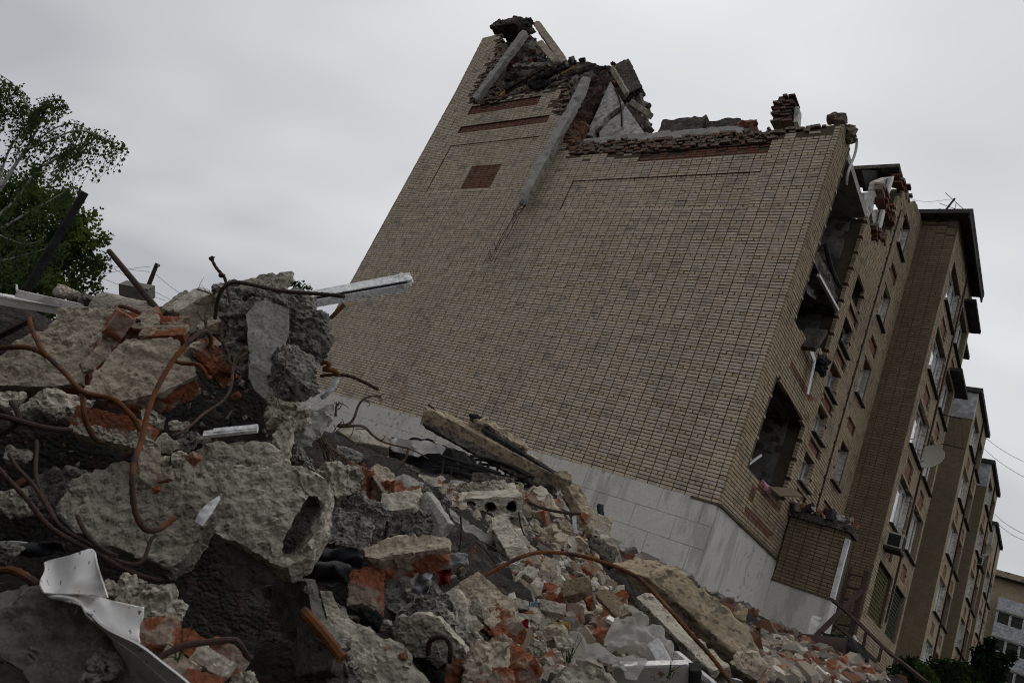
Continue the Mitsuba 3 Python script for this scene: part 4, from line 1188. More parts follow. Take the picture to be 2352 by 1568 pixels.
mb = block((292, 752, 2.75), (365, 738, 2.75), 60, 48, (-.1, .75, .6), seed=5, chips=4, amp=.06)
put('body', mb, 'red_brick', k)
put('mortar_cap', plate([(300, 742), (322, 722), (362, 722), (364, 740), (330, 756), (305, 752)], 2.68, (-.1, .7, .7), 6, amp=.004, seed=6), 'mortar', k)
put('hole', plate([(308, 735), (313, 731), (321, 732), (320, 737), (311, 739)], 2.655, (-.1, .7, .7), 5, amp=.001, seed=7), 'soot', k)  # dark plate painted as the shade inside a hole
chunk('brick', 'broken orange brick end right of the perforated brick', 'brick', 'red_brick', (362, 742, 2.78), (424, 748, 2.72), 34, 28, (0, .8, .6), seed=8, chips=5, amp=.14)
k = thing('brick', 'thin red brick with grey mortar top in front of the perforated brick', 'brick')
put('body', block((328, 772, 2.62), (428, 768, 2.62), 30, 24, (0, .75, .65), seed=9, chips=2, amp=.06), 'red_brick', k)
put('mortar_cap', block((326, 762, 2.62), (430, 760, 2.62), 36, 9, (0, .75, .65), seed=10, chips=3, amp=.08), 'mortar', k)
bk = thing('brick_chunk', 'tilted red brick with yellow foam at its left end', 'brick chunk')
put('brick_face', block((190, 958, 2.12), (352, 996, 2.08), 46, 62, (.2, .25, .95), seed=11, chips=3, amp=.02), 'red_brick', bk)
put('mortar_bed', block((178, 985, 2.10), (355, 1030, 2.05), 50, 34, (-.15, -.7, .5), seed=12, chips=5, amp=.16), C, bk)
put('foam', block((170, 960, 2.1), (196, 940, 2.1), 26, 46, (0, .2, 1), 'lump', seed=13, amp=.25), 'yellow_foam', bk)
chunk('brick', 'orange brick end showing at the right edge of the big mortar slab', 'brick', 'red_brick', (252, 772, 2.56), (290, 722, 2.58), 40, 40, (.75, .2, .6), seed=241, chips=3, amp=.06)
chunk('boulder', 'pale grey rounded concrete boulder at the left, below the big mortar slab', 'boulder', C, (55, 922, 2.25), (182, 930, 2.2), 110, 100, (0, .6, .8), style='lump', seed=14, amp=.14)
chunk('boulder', 'grey concrete boulder at the left picture edge', 'boulder', C, (-60, 935, 2.25), (52, 925, 2.3), 80, 70, (0, .7, .7), style='lump', seed=15, amp=.14)
# ---- crest of the heap, from left to right
chunk('concrete_chunk', 'round grey concrete lump on the crest beside the white metal strip', 'concrete chunk', C, (128, 678, 3.0), (186, 676, 3.0), 44, 44, (0, .7, .7), style='lump', seed=16, amp=.12)
chunk('concrete_chunk', 'small rough lump just right of the round lump on the crest', 'concrete chunk', CG, (182, 690, 3.0), (222, 688, 3.0), 30, 34, (0, .7, .7), style='lump', seed=17, amp=.2)
ps, nn = plate_points([(228, 690), (250, 664), (292, 666), (330, 690), (348, 715), (300, 720), (240, 708)], 3.0, (.1, .75, .65))
cc = ps.mean(0)
g = np.linspace(-1.25, 1.25, 22)
L, A, c = frame(at(232, 688, 3.0), at(345, 712, 2.9), hint(.15, .85, .5))
R0 = 34 * 3 / FOC
sh = [[u, R0 * math.sin(a) * rr_, R0 * (math.cos(a) - .55) * rr_] for rr_ in (1.0, .82) for u in np.linspace(-L / 2, L / 2, 24) for a in g]
sh = np.array(sh)
ii, jj = np.meshgrid(np.arange(23), np.arange(21), indexing='ij')
qq = np.stack([ii * 22 + jj, (ii + 1) * 22 + jj, (ii + 1) * 22 + jj + 1, ii * 22 + jj + 1], -1).reshape(-1, 4)
off = 24 * 22
ed = [(k_, (k_ + 1)) for k_ in range(21)]
rim = [[a_, b_, b_ + off, a_ + off] for s_ in (0, 23 * 22) for a_, b_ in [(s_ + e[0], s_ + e[1]) for e in ed]] + [[u * 22 + e, (u + 1) * 22 + e, (u + 1) * 22 + e + off, u * 22 + e + off] for u in range(23) for e in (0, 21)]
sh = sh + (meshkit.fbm(sh * 20, 3, 4)[:, None] - .5) * .02
Q = np.vstack([qq, qq[:, ::-1] + off, rim])
put('pipe_shell', moved(trimesh.Trimesh(sh, np.vstack([Q[:, [0, 1, 2]], Q[:, [0, 2, 3]]]), process=False), A, c), C, label='curved grey concrete shell on the crest left of the straight rusty bar', cat='concrete shell')
chunk('concrete_chunk', 'flat grey piece lying under the curved shell', 'concrete chunk', C, (290, 712, 2.9), (362, 720, 2.85), 40, 20, (0, .8, .6), seed=18, chips=6, amp=.15)
chunk('plaster_block', 'cream block with a smooth end on the crest', 'block', 'plaster_block', (408, 735, 2.85), (486, 690, 2.95), 60, 62, (-.2, .8, .55), seed=19, chips=3, amp=.04)
chunk('concrete_chunk', 'pale leaning slab left of the cream block', 'concrete chunk', C, (378, 722, 2.9), (422, 680, 3.0), 40, 22, (-.5, .7, .5), seed=20, chips=5, amp=.1)
chunk('concrete_chunk', 'dark rough lump crowning the heap under the bent wire', 'concrete chunk', CG, (486, 690, 2.85), (560, 676, 2.9), 66, 56, (0, .7, .7), style='lump', seed=21, amp=.2, pebble=2)
put('concrete_slab', plate([(540, 650), (572, 640), (610, 626), (634, 632), (673, 619), (668, 640), (656, 652), (652, 664), (596, 664), (548, 666)], 2.95, (-.1, .5, .85), 14, amp=.006, seed=22), C, label='pale jagged slab on the top of the heap', cat='slab')
chunk('concrete_chunk', 'dark lump under the pale jagged slab', 'concrete chunk', CG, (560, 676, 2.95), (655, 672, 2.95), 40, 30, (0, .8, .6), seed=24, chips=6, amp=.2)
chunk('concrete_chunk', 'dark concrete mass in the shade behind the knotty roots', 'concrete chunk', CG, (470, 745, 3.0), (565, 740, 3.0), 130, 90, (0, .6, .8), style='lump', seed=240, amp=.12)
chunk('concrete_chunk', 'dark lump in the shade behind the rusty hook top', 'concrete chunk', CG, (400, 772, 3.1), (500, 765, 3.1), 100, 70, (0, .6, .8), style='lump', seed=260, amp=.12)
# ---- the big standing slab with a smooth face, and its gravelly neighbours
st = thing('concrete_slab', 'thick upright slab with one smooth pale painted face', 'slab')
put('smooth_face', plate([(566, 722), (588, 694), (612, 688), (650, 702), (666, 712), (662, 770), (646, 840), (630, 905), (612, 918), (588, 898), (572, 868), (570, 800)], 2.42, (.42, .06, .9), 10, amp=.0025, seed=25, freq=9), CS, st)
put('rough_body', plate([(528, 706), (575, 690), (606, 672), (640, 676), (664, 706), (664, 770), (646, 845), (624, 908), (600, 905), (560, 868), (538, 826), (520, 790)], 2.46, (.42, .06, .9), 74, amp=.018, seed=26, pebble=3), CG, st)
chunk('concrete_chunk', 'gravelly concrete lump right of the upright slab', 'concrete chunk', CG, (700, 695, 2.62), (716, 838, 2.5), 100, 90, (.5, .2, .85), style='lump', seed=27, amp=.08, pebble=6)
chunk('concrete_chunk', 'gravelly concrete lump below right of the upright slab', 'concrete chunk', CG, (664, 798, 2.35), (702, 926, 2.3), 112, 90, (.3, .2, .9), style='lump', seed=28, amp=.08, pebble=7)
chunk('concrete_chunk', 'dark lump behind the two gravelly lumps', 'concrete chunk', CG, (640, 690, 2.8), (726, 690, 2.8), 60, 60, (0, .5, .85), style='lump', seed=29, amp=.12)
chunk('concrete_chunk', 'broken lump with tan and grey stones under the gravelly lump', 'concrete chunk', C, (606, 955, 2.3), (718, 945, 2.3), 80, 70, (0, .5, .85), style='lump', seed=30, amp=.2, pebble=4)
put('concrete_slab', plate([(628, 990), (652, 958), (668, 946), (668, 1020), (660, 1050), (634, 1046), (624, 1020)], 2.2, (.1, .5, .85), 30, amp=.012, seed=31), C, label='small pale slab standing on edge above the hollow block', cat='slab')
put('concrete_slab', plate([(672, 1000), (700, 950), (768, 922), (771, 936), (740, 985), (716, 1010), (690, 1020)], 2.35, (.25, .62, .7), 24, amp=.008, seed=32), CS, label='smooth grey wedge slab pointing right under the gravelly lump', cat='slab')
chunk('concrete_chunk', 'dark jagged lump left of the twiggy roots', 'concrete chunk', CG, (668, 1045, 2.3), (732, 1062, 2.3), 56, 50, (0, .6, .8), style='lump', seed=33, amp=.2)
chunk('brick_fragment', 'red brick half buried in the dark left of the upright slab', 'brick', 'red_brick', (470, 800, 2.75), (530, 860, 2.65), 60, 60, (.1, .5, .85), seed=34, chips=6, amp=.1)
chunk('brick_fragment', 'lower red brick in the dark left of the upright slab', 'brick', 'red_brick', (520, 860, 2.62), (550, 800, 2.66), 50, 40, (.1, .5, .85), seed=35, chips=5, amp=.1)
chunk('concrete_chunk', 'grey stone at the right end of the second mortar slab', 'stone', 'mortar', (428, 800, 2.5), (462, 796, 2.5), 30, 36, (0, .6, .8), style='lump', seed=36, amp=.1)
chunk('concrete_chunk', 'small tan stone at the foot of the rusty hook', 'stone', 'mortar', (455, 760, 2.6), (505, 740, 2.65), 20, 26, (0, .6, .8), seed=37, chips=5, amp=.1)
# ---- stones on the flat slab in the middle
for x0, y0, x1, y1, w, h, d, m, sd, lb in ((318, 950, 378, 975, 36, 38, 2.12, C, 40, 'grey broken stone right of the tilted red brick'), (385, 978, 435, 985, 30, 30, 2.15, C, 41, 'pale stone between two grey stones on the flat slab'), (398, 1022, 470, 1010, 40, 44, 2.08, CG, 42, 'dark rounded stone on the flat slab below the small white strip'),
                                           (360, 1010, 405, 1030, 34, 40, 2.02, C, 43, 'whitish stone left of the dark rounded stone'), (388, 1058, 436, 1052, 34, 34, 1.98, C, 44, 'round grey pebble stone on the flat slab'), (362, 1050, 388, 1066, 26, 40, 1.96, C, 45, 'narrow pale stone beside the round pebble stone')):
    chunk('stone', lb, 'stone', m, (x0, y0, d), (x1, y1, d), w, h, (0, .7, .7), style='lump', seed=sd, amp=.14)
chunk('stone_block', 'tan upright block behind the rusty hook', 'block', 'mortar', (342, 1030, 1.95), (344, 1120, 1.92), 44, 40, (.5, .2, .8), seed=46, chips=5, amp=.06)
chunk('brick_fragment', 'small dark red brick bit beside the round pebble stone', 'brick', 'red_brick', (436, 1060, 1.98), (452, 1045, 1.98), 20, 22, (0, .6, .8), seed=47, chips=4, amp=.1)
chunk('brick_fragment', 'small red brick bit on the flat slab behind the hook', 'brick', 'red_brick', (366, 1100, 1.9), (396, 1092, 1.9), 20, 14, (0, .6, .8), seed=48, chips=4, amp=.1)
chunk('brick_fragment', 'tiny red brick bit below the tan upright block', 'brick', 'red_brick', (352, 1128, 1.88), (368, 1120, 1.88), 14, 12, (0, .6, .8), seed=49, chips=4, amp=.1)
# ---- the big flat slab and the hollow-core block
put('concrete_slab', plate([(122, 1160), (140, 1120), (205, 1085), (240, 1070), (300, 1066), (420, 1052), (470, 1020), (560, 1010), (640, 1026), (660, 1060), (560, 1070), (545, 1130), (500, 1160), (484, 1195), (460, 1225), (420, 1285), (390, 1305), (300, 1272), (210, 1240), (150, 1200)], 2.0, (.05, .66, .74), 60, amp=.008, seed=50, freq=15, pebble=0, res=.009, chips=3), C, label='large weathered concrete slab lying across the middle of the heap', cat='slab')
P, nrm = plate_points([(486, 1180), (520, 1100), (545, 1068), (640, 1066), (700, 1072), (756, 1110), (752, 1150), (744, 1216), (700, 1280), (660, 1302), (620, 1290), (560, 1250), (488, 1222)], 1.86, (.12, .60, .78))
t = 92 * 1.86 / FOC
c = P.mean(0)
a = at(745, 1180, 1.86) - at(500, 1140, 1.86)
a -= nrm * (a @ nrm)
a /= np.linalg.norm(a)
b = np.cross(nrm, a)
uv = np.stack([(P - c) @ a, (P - c) @ b], 1)
if not Polygon(uv).exterior.is_ccw:
    uv = uv[::-1]
body = m3.Manifold.extrude(m3.CrossSection([uv.tolist()]), t).translate([0, 0, -t])
loc = lambda p: [float((p - c) @ a), float((p - c) @ b), float((p - c) @ nrm)]
ring = []
for (x, y, d_, r_) in ((750, 1192, 1.66, 30), (700, 1284, 1.66, 32), (712, 1160, 1.94, 24), (656, 1244, 1.92, 26)):
    o_ = np.array(loc(at(x, y, d_)))
    for g_ in np.random.default_rng(2).normal(size=(40, 3)):
        ring.append((o_ + g_ / np.linalg.norm(g_) * r_ * d_ / FOC).tolist())
bore = m3.Manifold.hull_points(ring)
body = body - bore
mesh = moved(rough(body, .0085, .0075, 18, 51, pebble=.0025, facet=.10), np.stack([a, b, nrm], 1), c)
put('hollow_block', mesh, C, label='massive broken hollow-core block with a round bore at its right side', cat='block')
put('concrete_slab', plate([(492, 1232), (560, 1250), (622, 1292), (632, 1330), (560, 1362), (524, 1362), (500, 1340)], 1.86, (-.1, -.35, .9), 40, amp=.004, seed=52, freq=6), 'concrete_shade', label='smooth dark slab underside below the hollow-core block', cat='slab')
put('concrete_slab', plate([(-20, 1160), (40, 1130), (110, 1085), (170, 1070), (215, 1075), (160, 1110), (120, 1160), (100, 1180), (30, 1190)], 2.15, (.05, .6, .8), 30, amp=.012, seed=53), CG, label='dark slab in the shade at the left below the boulders', cat='slab')
chunk('stone', 'rough pale stone at the left edge below the boulders', 'stone', C, (-20, 1170, 2.05), (58, 1150, 2.05), 60, 60, (0, .6, .8), style='lump', seed=54, amp=.16)
chunk('stone', 'grey stone at the left beside the dark forked bar', 'stone', C, (12, 1050, 2.2), (72, 1040, 2.2), 40, 40, (0, .6, .8), style='lump', seed=55, amp=.16)
chunk('concrete_chunk', 'grey lump at the left edge above the white metal sheet', 'concrete chunk', CG, (-30, 1285, 1.75), (50, 1270, 1.75), 44, 50, (0, .7, .7), style='lump', seed=56, amp=.16)
# ---- lower left
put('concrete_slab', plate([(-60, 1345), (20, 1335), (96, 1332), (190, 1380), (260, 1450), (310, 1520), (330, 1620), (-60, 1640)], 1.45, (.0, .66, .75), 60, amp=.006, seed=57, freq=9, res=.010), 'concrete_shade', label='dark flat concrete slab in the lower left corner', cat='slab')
chunk('concrete_chunk', 'mossy dark lump at the bottom edge left of the white sheet', 'concrete chunk', CG, (190, 1545, 1.4), (290, 1530, 1.4), 90, 70, (0, .7, .7), style='lump', seed=58, amp=.16)
chunk('boulder', 'rough boulder with sharp stones right of the white metal sheet', 'boulder', C, (262, 1372, 1.66), (424, 1415, 1.62), 110, 90, (0, .65, .75), style='lump', seed=59, amp=.20, pebble=4)
chunk('stone', 'small grey stone tucked behind the white metal sheet', 'stone', C, (232, 1335, 1.75), (262, 1365, 1.72), 34, 34, (0, .65, .75), style='lump', seed=60, amp=.16)
for x0, y0, x1, y1, w, h, d, m, sd, ch, lb in ((325, 1462, 400, 1452, 70, 34, 1.52, 'red_brick', 61, 4, 'red brick with a hole right of the white sheet'), (372, 1500, 448, 1555, 44, 26, 1.46, 'mortar', 62, 4, 'tan brick lying in front of the red brick with a hole'),
                                              (400, 1455, 468, 1500, 44, 30, 1.56, 'red_brick', 63, 4, 'brown brick behind the tan bricks'), (446, 1495, 530, 1545, 40, 28, 1.50, 'plaster_block', 64, 4, 'cream brick beside the brown brick'),
                                              (480, 1480, 558, 1540, 56, 28, 1.58, 'red_brick', 65, 4, 'red brick at the right end of the lower brick group'), (420, 1560, 500, 1590, 50, 40, 1.42, 'red_brick', 66, 4, 'red brick cut off by the bottom edge')):
    chunk('brick', lb, 'brick', m, (x0, y0, d), (x1, y1, d), w, h, (-.2, .75, .6), seed=sd, chips=ch, amp=.10)
chunk('stone', 'grey stone at the bottom edge right of the lower brick group', 'stone', C, (530, 1570, 1.5), (590, 1560, 1.5), 50, 40, (0, .65, .75), style='lump', seed=67, amp=.16)
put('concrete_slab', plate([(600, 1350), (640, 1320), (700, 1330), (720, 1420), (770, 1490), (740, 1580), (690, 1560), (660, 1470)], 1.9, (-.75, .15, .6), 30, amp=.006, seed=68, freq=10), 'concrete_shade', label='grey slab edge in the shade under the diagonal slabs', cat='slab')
# ---- two diagonal slabs at the bottom
s1 = thing('diagonal_slab', 'pale-topped diagonal slab with black gravelly edge at the bottom', 'slab')
put('top', plate([(735, 1356), (762, 1360), (790, 1412), (830, 1436), (890, 1462), (926, 1486), (1005, 1580), (860, 1640), (800, 1560), (760, 1440)], 1.85, (.25, .72, .62), 16, amp=.005, seed=70, freq=10), C, s1)
put('gravel_edge', plate([(690, 1372), (735, 1360), (770, 1440), (810, 1530), (860, 1620), (800, 1640), (730, 1530)], 1.82, (-.35, .4, .85), 60, amp=.012, seed=71, pebble=4), CG, s1)
s2 = thing('diagonal_slab', 'dark gravelly diagonal slab with a tan broken end face', 'slab')
put('body', block((930, 1350, 2.5), (1055, 1500, 2.02), 104, 80, (-.1, .55, .8), seed=72, chips=3, amp=.08, pebble=4), CG, s2)
put('gravel_face', plate([(885, 1345), (985, 1368), (1105, 1488), (1066, 1505), (1026, 1428), (962, 1404), (905, 1418), (888, 1400)], 2.02, (-.15, .55, .8), 40, amp=.012, seed=173, pebble=4), CG, s2)
put('broken_end', plate([(898, 1446), (912, 1420), (960, 1410), (1010, 1422), (1022, 1440), (1060, 1480), (1070, 1500), (1020, 1520), (950, 1505), (905, 1475)], 1.93, (-.2, .12, .97), 26, amp=.007, seed=73, chips=0), C, s2)
put('painted_edge', plate([(985, 1372), (1000, 1366), (1110, 1488), (1100, 1500), (1085, 1492)], 2.05, (.6, .7, .4), 20, amp=.004, seed=74), C, s2)
chunk('brick', 'sooty brown brick standing on end left of the dark diagonal slab', 'brick', 'red_brick', (842, 1318, 2.1), (838, 1432, 2.0), 78, 70, (.2, .25, .95), seed=75, chips=4, amp=.08)
chunk('soot_clump', 'black sooty lump at the foot of the standing brown brick', 'lump', 'soot', (795, 1415, 1.98), (880, 1420, 1.95), 70, 60, (.1, .3, .95), style='lump', seed=76, amp=.15)
# ---- centre: bricks and lumps
bricks_with_mortar('long double red brick with mortar top in the centre', [(836, 1258), (862, 1248), (925, 1228), (1000, 1232), (1034, 1238), (1030, 1256), (1000, 1262), (900, 1276), (868, 1284), (842, 1276)], 2.08, (-.05, .86, .5), 12, 58, 80, groove=.008, amp=.005)
for args in (('concrete_chunk', 'whitish angular concrete block above the double red brick', 'block', 'plaster_block', (884, 1175, 2.62), (966, 1165, 2.6), 70, 62, (-.2, .85, .45), 81, 5, .07), ('concrete_chunk', 'dark concrete piece beneath the whitish angular block', 'concrete chunk', CG, (878, 1222, 2.55), (1000, 1210, 2.55), 60, 56, (.1, .6, .8), 82, 5, .12),
             ('concrete_chunk', 'pale smooth edge of the piece right of the whitish block', 'concrete chunk', CS, (968, 1150, 2.62), (1018, 1226, 2.5), 26, 60, (.7, .3, .5), 83, 4, .06), ('concrete_chunk', 'grey lump behind the whitish angular block', 'concrete chunk', CG, (964, 1130, 2.95), (1018, 1175, 2.9), 52, 50, (.1, .7, .7), 84, 7, .14),
             ('concrete_chunk', 'grey gravelly lump right of the hollow-core block', 'concrete chunk', C, (738, 1105, 2.55), (806, 1120, 2.5), 90, 70, (0, .7, .7), 85, 7, .16), ('concrete_chunk', 'jagged grey lump left of the whitish angular block', 'concrete chunk', CG, (800, 1155, 2.5), (872, 1200, 2.42), 58, 56, (0, .7, .7), 86, 6, .14),
             ('concrete_chunk', 'flat dark gravelly piece above the black cloth', 'concrete chunk', CG, (738, 1210, 2.3), (850, 1230, 2.3), 80, 46, (-.1, .65, .75), 87, 6, .10), ('mortar_chunk', 'tan mortar wedge with red brick face behind the whitish block', 'brick chunk', 'mortar', (862, 1082, 3.0), (905, 1150, 2.85), 46, 40, (.3, .7, .6), 88, 6, .08)):
    nm, lb, ct, m, p0, p1, w, h, up, sd, ch, am = args
    chunk(nm, lb, ct, m, p0, p1, w, h, up, seed=sd, chips=ch, amp=am, pebble=2.5 if m == CG else 0)
ob = thing('grooved_brick', 'bright orange brick with two grooves at the left of the burnt tank', 'brick')
put('body', block((800, 1100, 2.95), (842, 1118, 2.9), 70, 70, (.1, .25, .95), seed=90, chips=3, amp=.08), 'red_brick', ob)
put('dark_half', block((790, 1128, 3.0), (850, 1140, 2.95), 56, 60, (.1, .25, .95), seed=91, chips=4, amp=.08), 'red_brick', ob)
for xx in (804, 830):
    put('groove', block((xx - 6, 1072, 2.84), (xx + 6, 1112, 2.80), 9, 9, (.1, .25, .95), seed=92, chips=0, amp=.02), 'red_brick', ob)
chunk('brick_fragment', 'red brick face under the tan mortar wedge', 'brick', 'red_brick', (868, 1130, 2.92), (920, 1125, 2.85), 40, 40, (.1, .3, .95), seed=93, chips=5, amp=.1)
k = thing('brick', 'long pale mortar-coated brick lying diagonally in the centre', 'brick')
put('body', block((1036, 1372, 2.3), (1078, 1440, 2.15), 52, 44, (-.2, .65, .75), seed=94, chips=3, amp=.06), 'plaster_block', k)
k = thing('brick_chunk', 'large mortar-topped red brick right of the pale diagonal brick', 'brick chunk')
put('mortar_bed', block((1075, 1345, 2.5), (1165, 1435, 2.28), 74, 40, (-.05, .75, .65), seed=95, chips=3, amp=.06), 'mortar', k)
put('brick_course', block((1085, 1378, 2.46), (1180, 1468, 2.22), 66, 50, (-.05, .6, .78), seed=96, chips=4, amp=.08), 'red_brick', k)
chunk('stone', 'round grey plastered lump resting on the large mortar-topped brick', 'stone', C, (1080, 1392, 2.2), (1128, 1402, 2.2), 50, 46, (0, .5, .85), style='lump', seed=97, amp=.06)
chunk('brick', 'red-brown brick at the bottom right of the centre', 'brick', 'red_brick', (1140, 1490, 2.15), (1215, 1555, 1.98), 66, 56, (-.1, .65, .75), seed=98, chips=4, amp=.08)
chunk('mortar_chunk', 'tan rounded mortar block at the bottom centre', 'block', 'mortar', (1068, 1530, 1.95), (1165, 1535, 1.95), 90, 66, (-.05, .7, .7), seed=99, chips=7, amp=.10)
chunk('brick_fragment', 'orange brick under the tan mortar block at the bottom', 'brick', 'red_brick', (1090, 1575, 1.9), (1180, 1570, 1.9), 60, 40, (-.05, .7, .7), seed=100, chips=5, amp=.10)
chunk('brick_fragment', 'upright red brick end left of the tan mortar block', 'brick', 'red_brick', (1045, 1520, 2.0), (1040, 1580, 1.95), 36, 40, (0, .3, .9), seed=101, chips=5, amp=.10)
for x, y, d, s, m, lb in ((812, 1438, 1.95, 20, 'mortar', 'small tan pebble on the pale-topped diagonal slab'), (840, 1448, 1.92, 30, C, 'grey angular stone on the pale-topped diagonal slab'), (884, 1435, 1.95, 36, C, 'grey stone at the foot of the sooty lump'), (888, 1490, 1.85, 14, 'red_brick', 'tiny red brick crumb on the pale-topped slab'), (866, 1498, 1.85, 20, 'mortar', 'tan crumb beside the tiny red brick crumb'),
                          (926, 1506, 1.84, 24, 'red_brick', 'orange stone on the right of the pale-topped slab'), (858, 1482, 1.86, 14, 'yellow_foam', 'ochre crumb on the pale-topped slab'), (1004, 1388, 2.2, 34, C, 'grey stone left of the pale diagonal brick'), (1100, 1475, 2.1, 24, 'red_brick', 'small red stone below the large mortar-topped brick'), (1105, 1495, 2.05, 14, 'red_brick', 'tiny round red stone above the tan mortar block'), (1188, 1487, 2.15, 16, C, 'small grey stone on the red-brown brick'),
                          (1235, 1490, 2.4, 52, C, 'rounded grey stone in the lower middle of the gravel'), (1290, 1480, 2.5, 50, C, 'angular grey stone with mortar in the lower middle of the gravel'), (1275, 1462, 2.55, 60, 'mortar', 'flat tan stone behind the rounded grey stone'), (710, 1355, 1.9, 24, C, 'pale sliver lying on the black cloth')):
    chunk('stone', lb, 'stone', m, (x - s * .5, y, d), (x + s * .5, y - s * .1, d), s * .8, s * .75, (0, .65, .75), style='lump', seed=int(x + y), amp=.10)
# ---- farther slabs behind the centre
put('concrete_slab', plate([(1016, 1118), (1060, 1108), (1150, 1104), (1195, 1108), (1208, 1122), (1190, 1136), (1100, 1140), (1060, 1144), (1020, 1138)], 4.9, (-.05, .5, .85), 20, amp=.02, seed=110), C, label='long pale slab lying across behind the centre', cat='slab')
hollow_slab(at(1128, 1166, 4.4), at(1122, 1132, 5.4), .40, .13, hint(0, .9, .4), 'broken hollow slab with two dark round holes', C, 3, 6)
put('concrete_slab', plate([(998, 1186), (1020, 1162), (1060, 1190), (1110, 1220), (1150, 1240), (1140, 1262), (1090, 1256), (1040, 1232)], 3.9, (.25, .6, .75), 24, amp=.007, seed=111), CS, label='grey slab with round dimples below the hollow slab', cat='slab')
put('concrete_slab', plate([(900, 1102), (925, 1086), (950, 1095), (985, 1122), (965, 1130), (920, 1128)], 4.2, (.25, .6, .75), 20, amp=.008, seed=112), CS, label='grey slab with a round dimple behind the tan mortar wedge', cat='slab')
chunk('concrete_plank', 'flat grey plank lying diagonally on the rubble slope', 'plank', C, (1140, 1195, 4.0), (1195, 1278, 3.6), 46, 24, (.1, .5, .85), seed=113, chips=7, amp=.10)
chunk('brick_fragment', 'dull red brick below the round-dimpled slab at the back', 'brick', 'red_brick', (925, 1138, 3.9), (968, 1130, 3.9), 26, 26, (0, .6, .8), seed=114, chips=5, amp=.1)
chunk('plaster_block', 'cream brick in front of the burnt tank', 'brick', 'plaster_block', (960, 1102, 4.5), (1004, 1112, 4.5), 22, 18, (0, .7, .7), seed=115, chips=2, amp=.05)
chunk('plaster_block', 'smaller cream brick below the cream brick', 'brick', 'plaster_block', (988, 1122, 4.3), (1012, 1126, 4.3), 18, 16, (0, .7, .7), seed=116, chips=3, amp=.05)
chunk('stone', 'grey stone near the upper end of the leaning bent beam', 'stone', 'mortar', (1250, 1152, 5.2), (1290, 1185, 5.0), 34, 34, (0, .6, .8), style='lump', seed=117, amp=.1)
chunk('stone', 'tan stone beside the foot of the bent beam', 'stone', 'mortar', (1282, 1200, 4.9), (1312, 1225, 4.9), 34, 34, (0, .6, .8), style='lump', seed=118, amp=.1)
chunk('stone', 'brown squared stone among the small bricks', 'stone', 'old_wood', (1292, 1360, 3.45), (1358, 1345, 3.45), 40, 32, (-.1, .75, .6), seed=119, chips=5, amp=.08)
for x0, y0, x1, y1, w, h, d, m, sd, lb in ((1290, 1390, 1304, 1348, 22, 24, 3.45, 'red_brick', 120, 'red half brick standing left of the brown squared stone'), (1250, 1345, 1275, 1358, 20, 18, 3.6, 'red_brick', 121, 'dark red brick piece upper left of the brown stone'), (1222, 1368, 1252, 1374, 16, 12, 3.5, 'red_brick', 122, 'thin orange brick piece left of the standing half brick'), (1255, 1380, 1276, 1366, 22, 20, 3.45, 'red_brick', 123, 'red brick corner next to the thin orange piece'),
                                           (1350, 1372, 1360, 1398, 18, 16, 3.6, 'red_brick', 124, 'small red brick piece right of the brown stone'), (1204, 1310, 1228, 1325, 28, 28, 3.4, 'plaster_block', 125, 'cream cube brick under the plastic shreds'), (1208, 1405, 1236, 1425, 24, 24, 3.1, 'plaster_block', 126, 'cream brick end below the small red bricks'), (1238, 1392, 1296, 1404, 26, 22, 3.2, C, 127, 'long grey stone below the standing half brick'),
                                           (1175, 1385, 1212, 1395, 22, 20, 3.1, C, 128, 'pale broken tile left of the cream brick end'), (1365, 1420, 1385, 1440, 22, 22, 3.3, 'red_brick', 129, 'dark red brick above the plastic film'), (1372, 1446, 1390, 1470, 26, 24, 3.1, 'red_brick', 130, 'red brick left of the plastic film'), (1418, 1375, 1440, 1360, 18, 18, 3.9, 'red_brick', 131, 'brick piece on the slope edge above the dark gap'),
                                           (1340, 1300, 1365, 1318, 18, 18, 4.1, 'red_brick', 132, 'small brick on the upper slope near the curved bar'), (1188, 1130, 1204, 1140, 16, 14, 4.9, 'red_brick', 133, 'small red brick at the right end of the long pale slab'), (1212, 1140, 1230, 1155, 18, 18, 4.9, 'red_brick', 134, 'orange brick under the bent beam'), (1335, 1180, 1350, 1200, 14, 14, 5.1, 'red_brick', 135, 'brick crumb by the bent beam lower segment')):
    chunk('brick', lb, 'brick', m, (x0, y0, d), (x1, y1, d), w, h, (-.1, .75, .6), seed=sd, chips=3, amp=.07)
chunk('board', 'weathered board sunk into the slope left of the plastic film', 'board', 'old_wood', (1382, 1360, 3.6), (1436, 1420, 3.3), 34, 16, (-.1, .7, .65), seed=140, chips=2, amp=.12)
put('concrete_slab', plate([(1245, 1548), (1290, 1530), (1380, 1532), (1420, 1548), (1470, 1590), (1260, 1610)], 2.4, (0, .72, .7), 26, amp=.006, seed=141), C, label='flat pale slab at the bottom edge under the gravel', cat='slab')
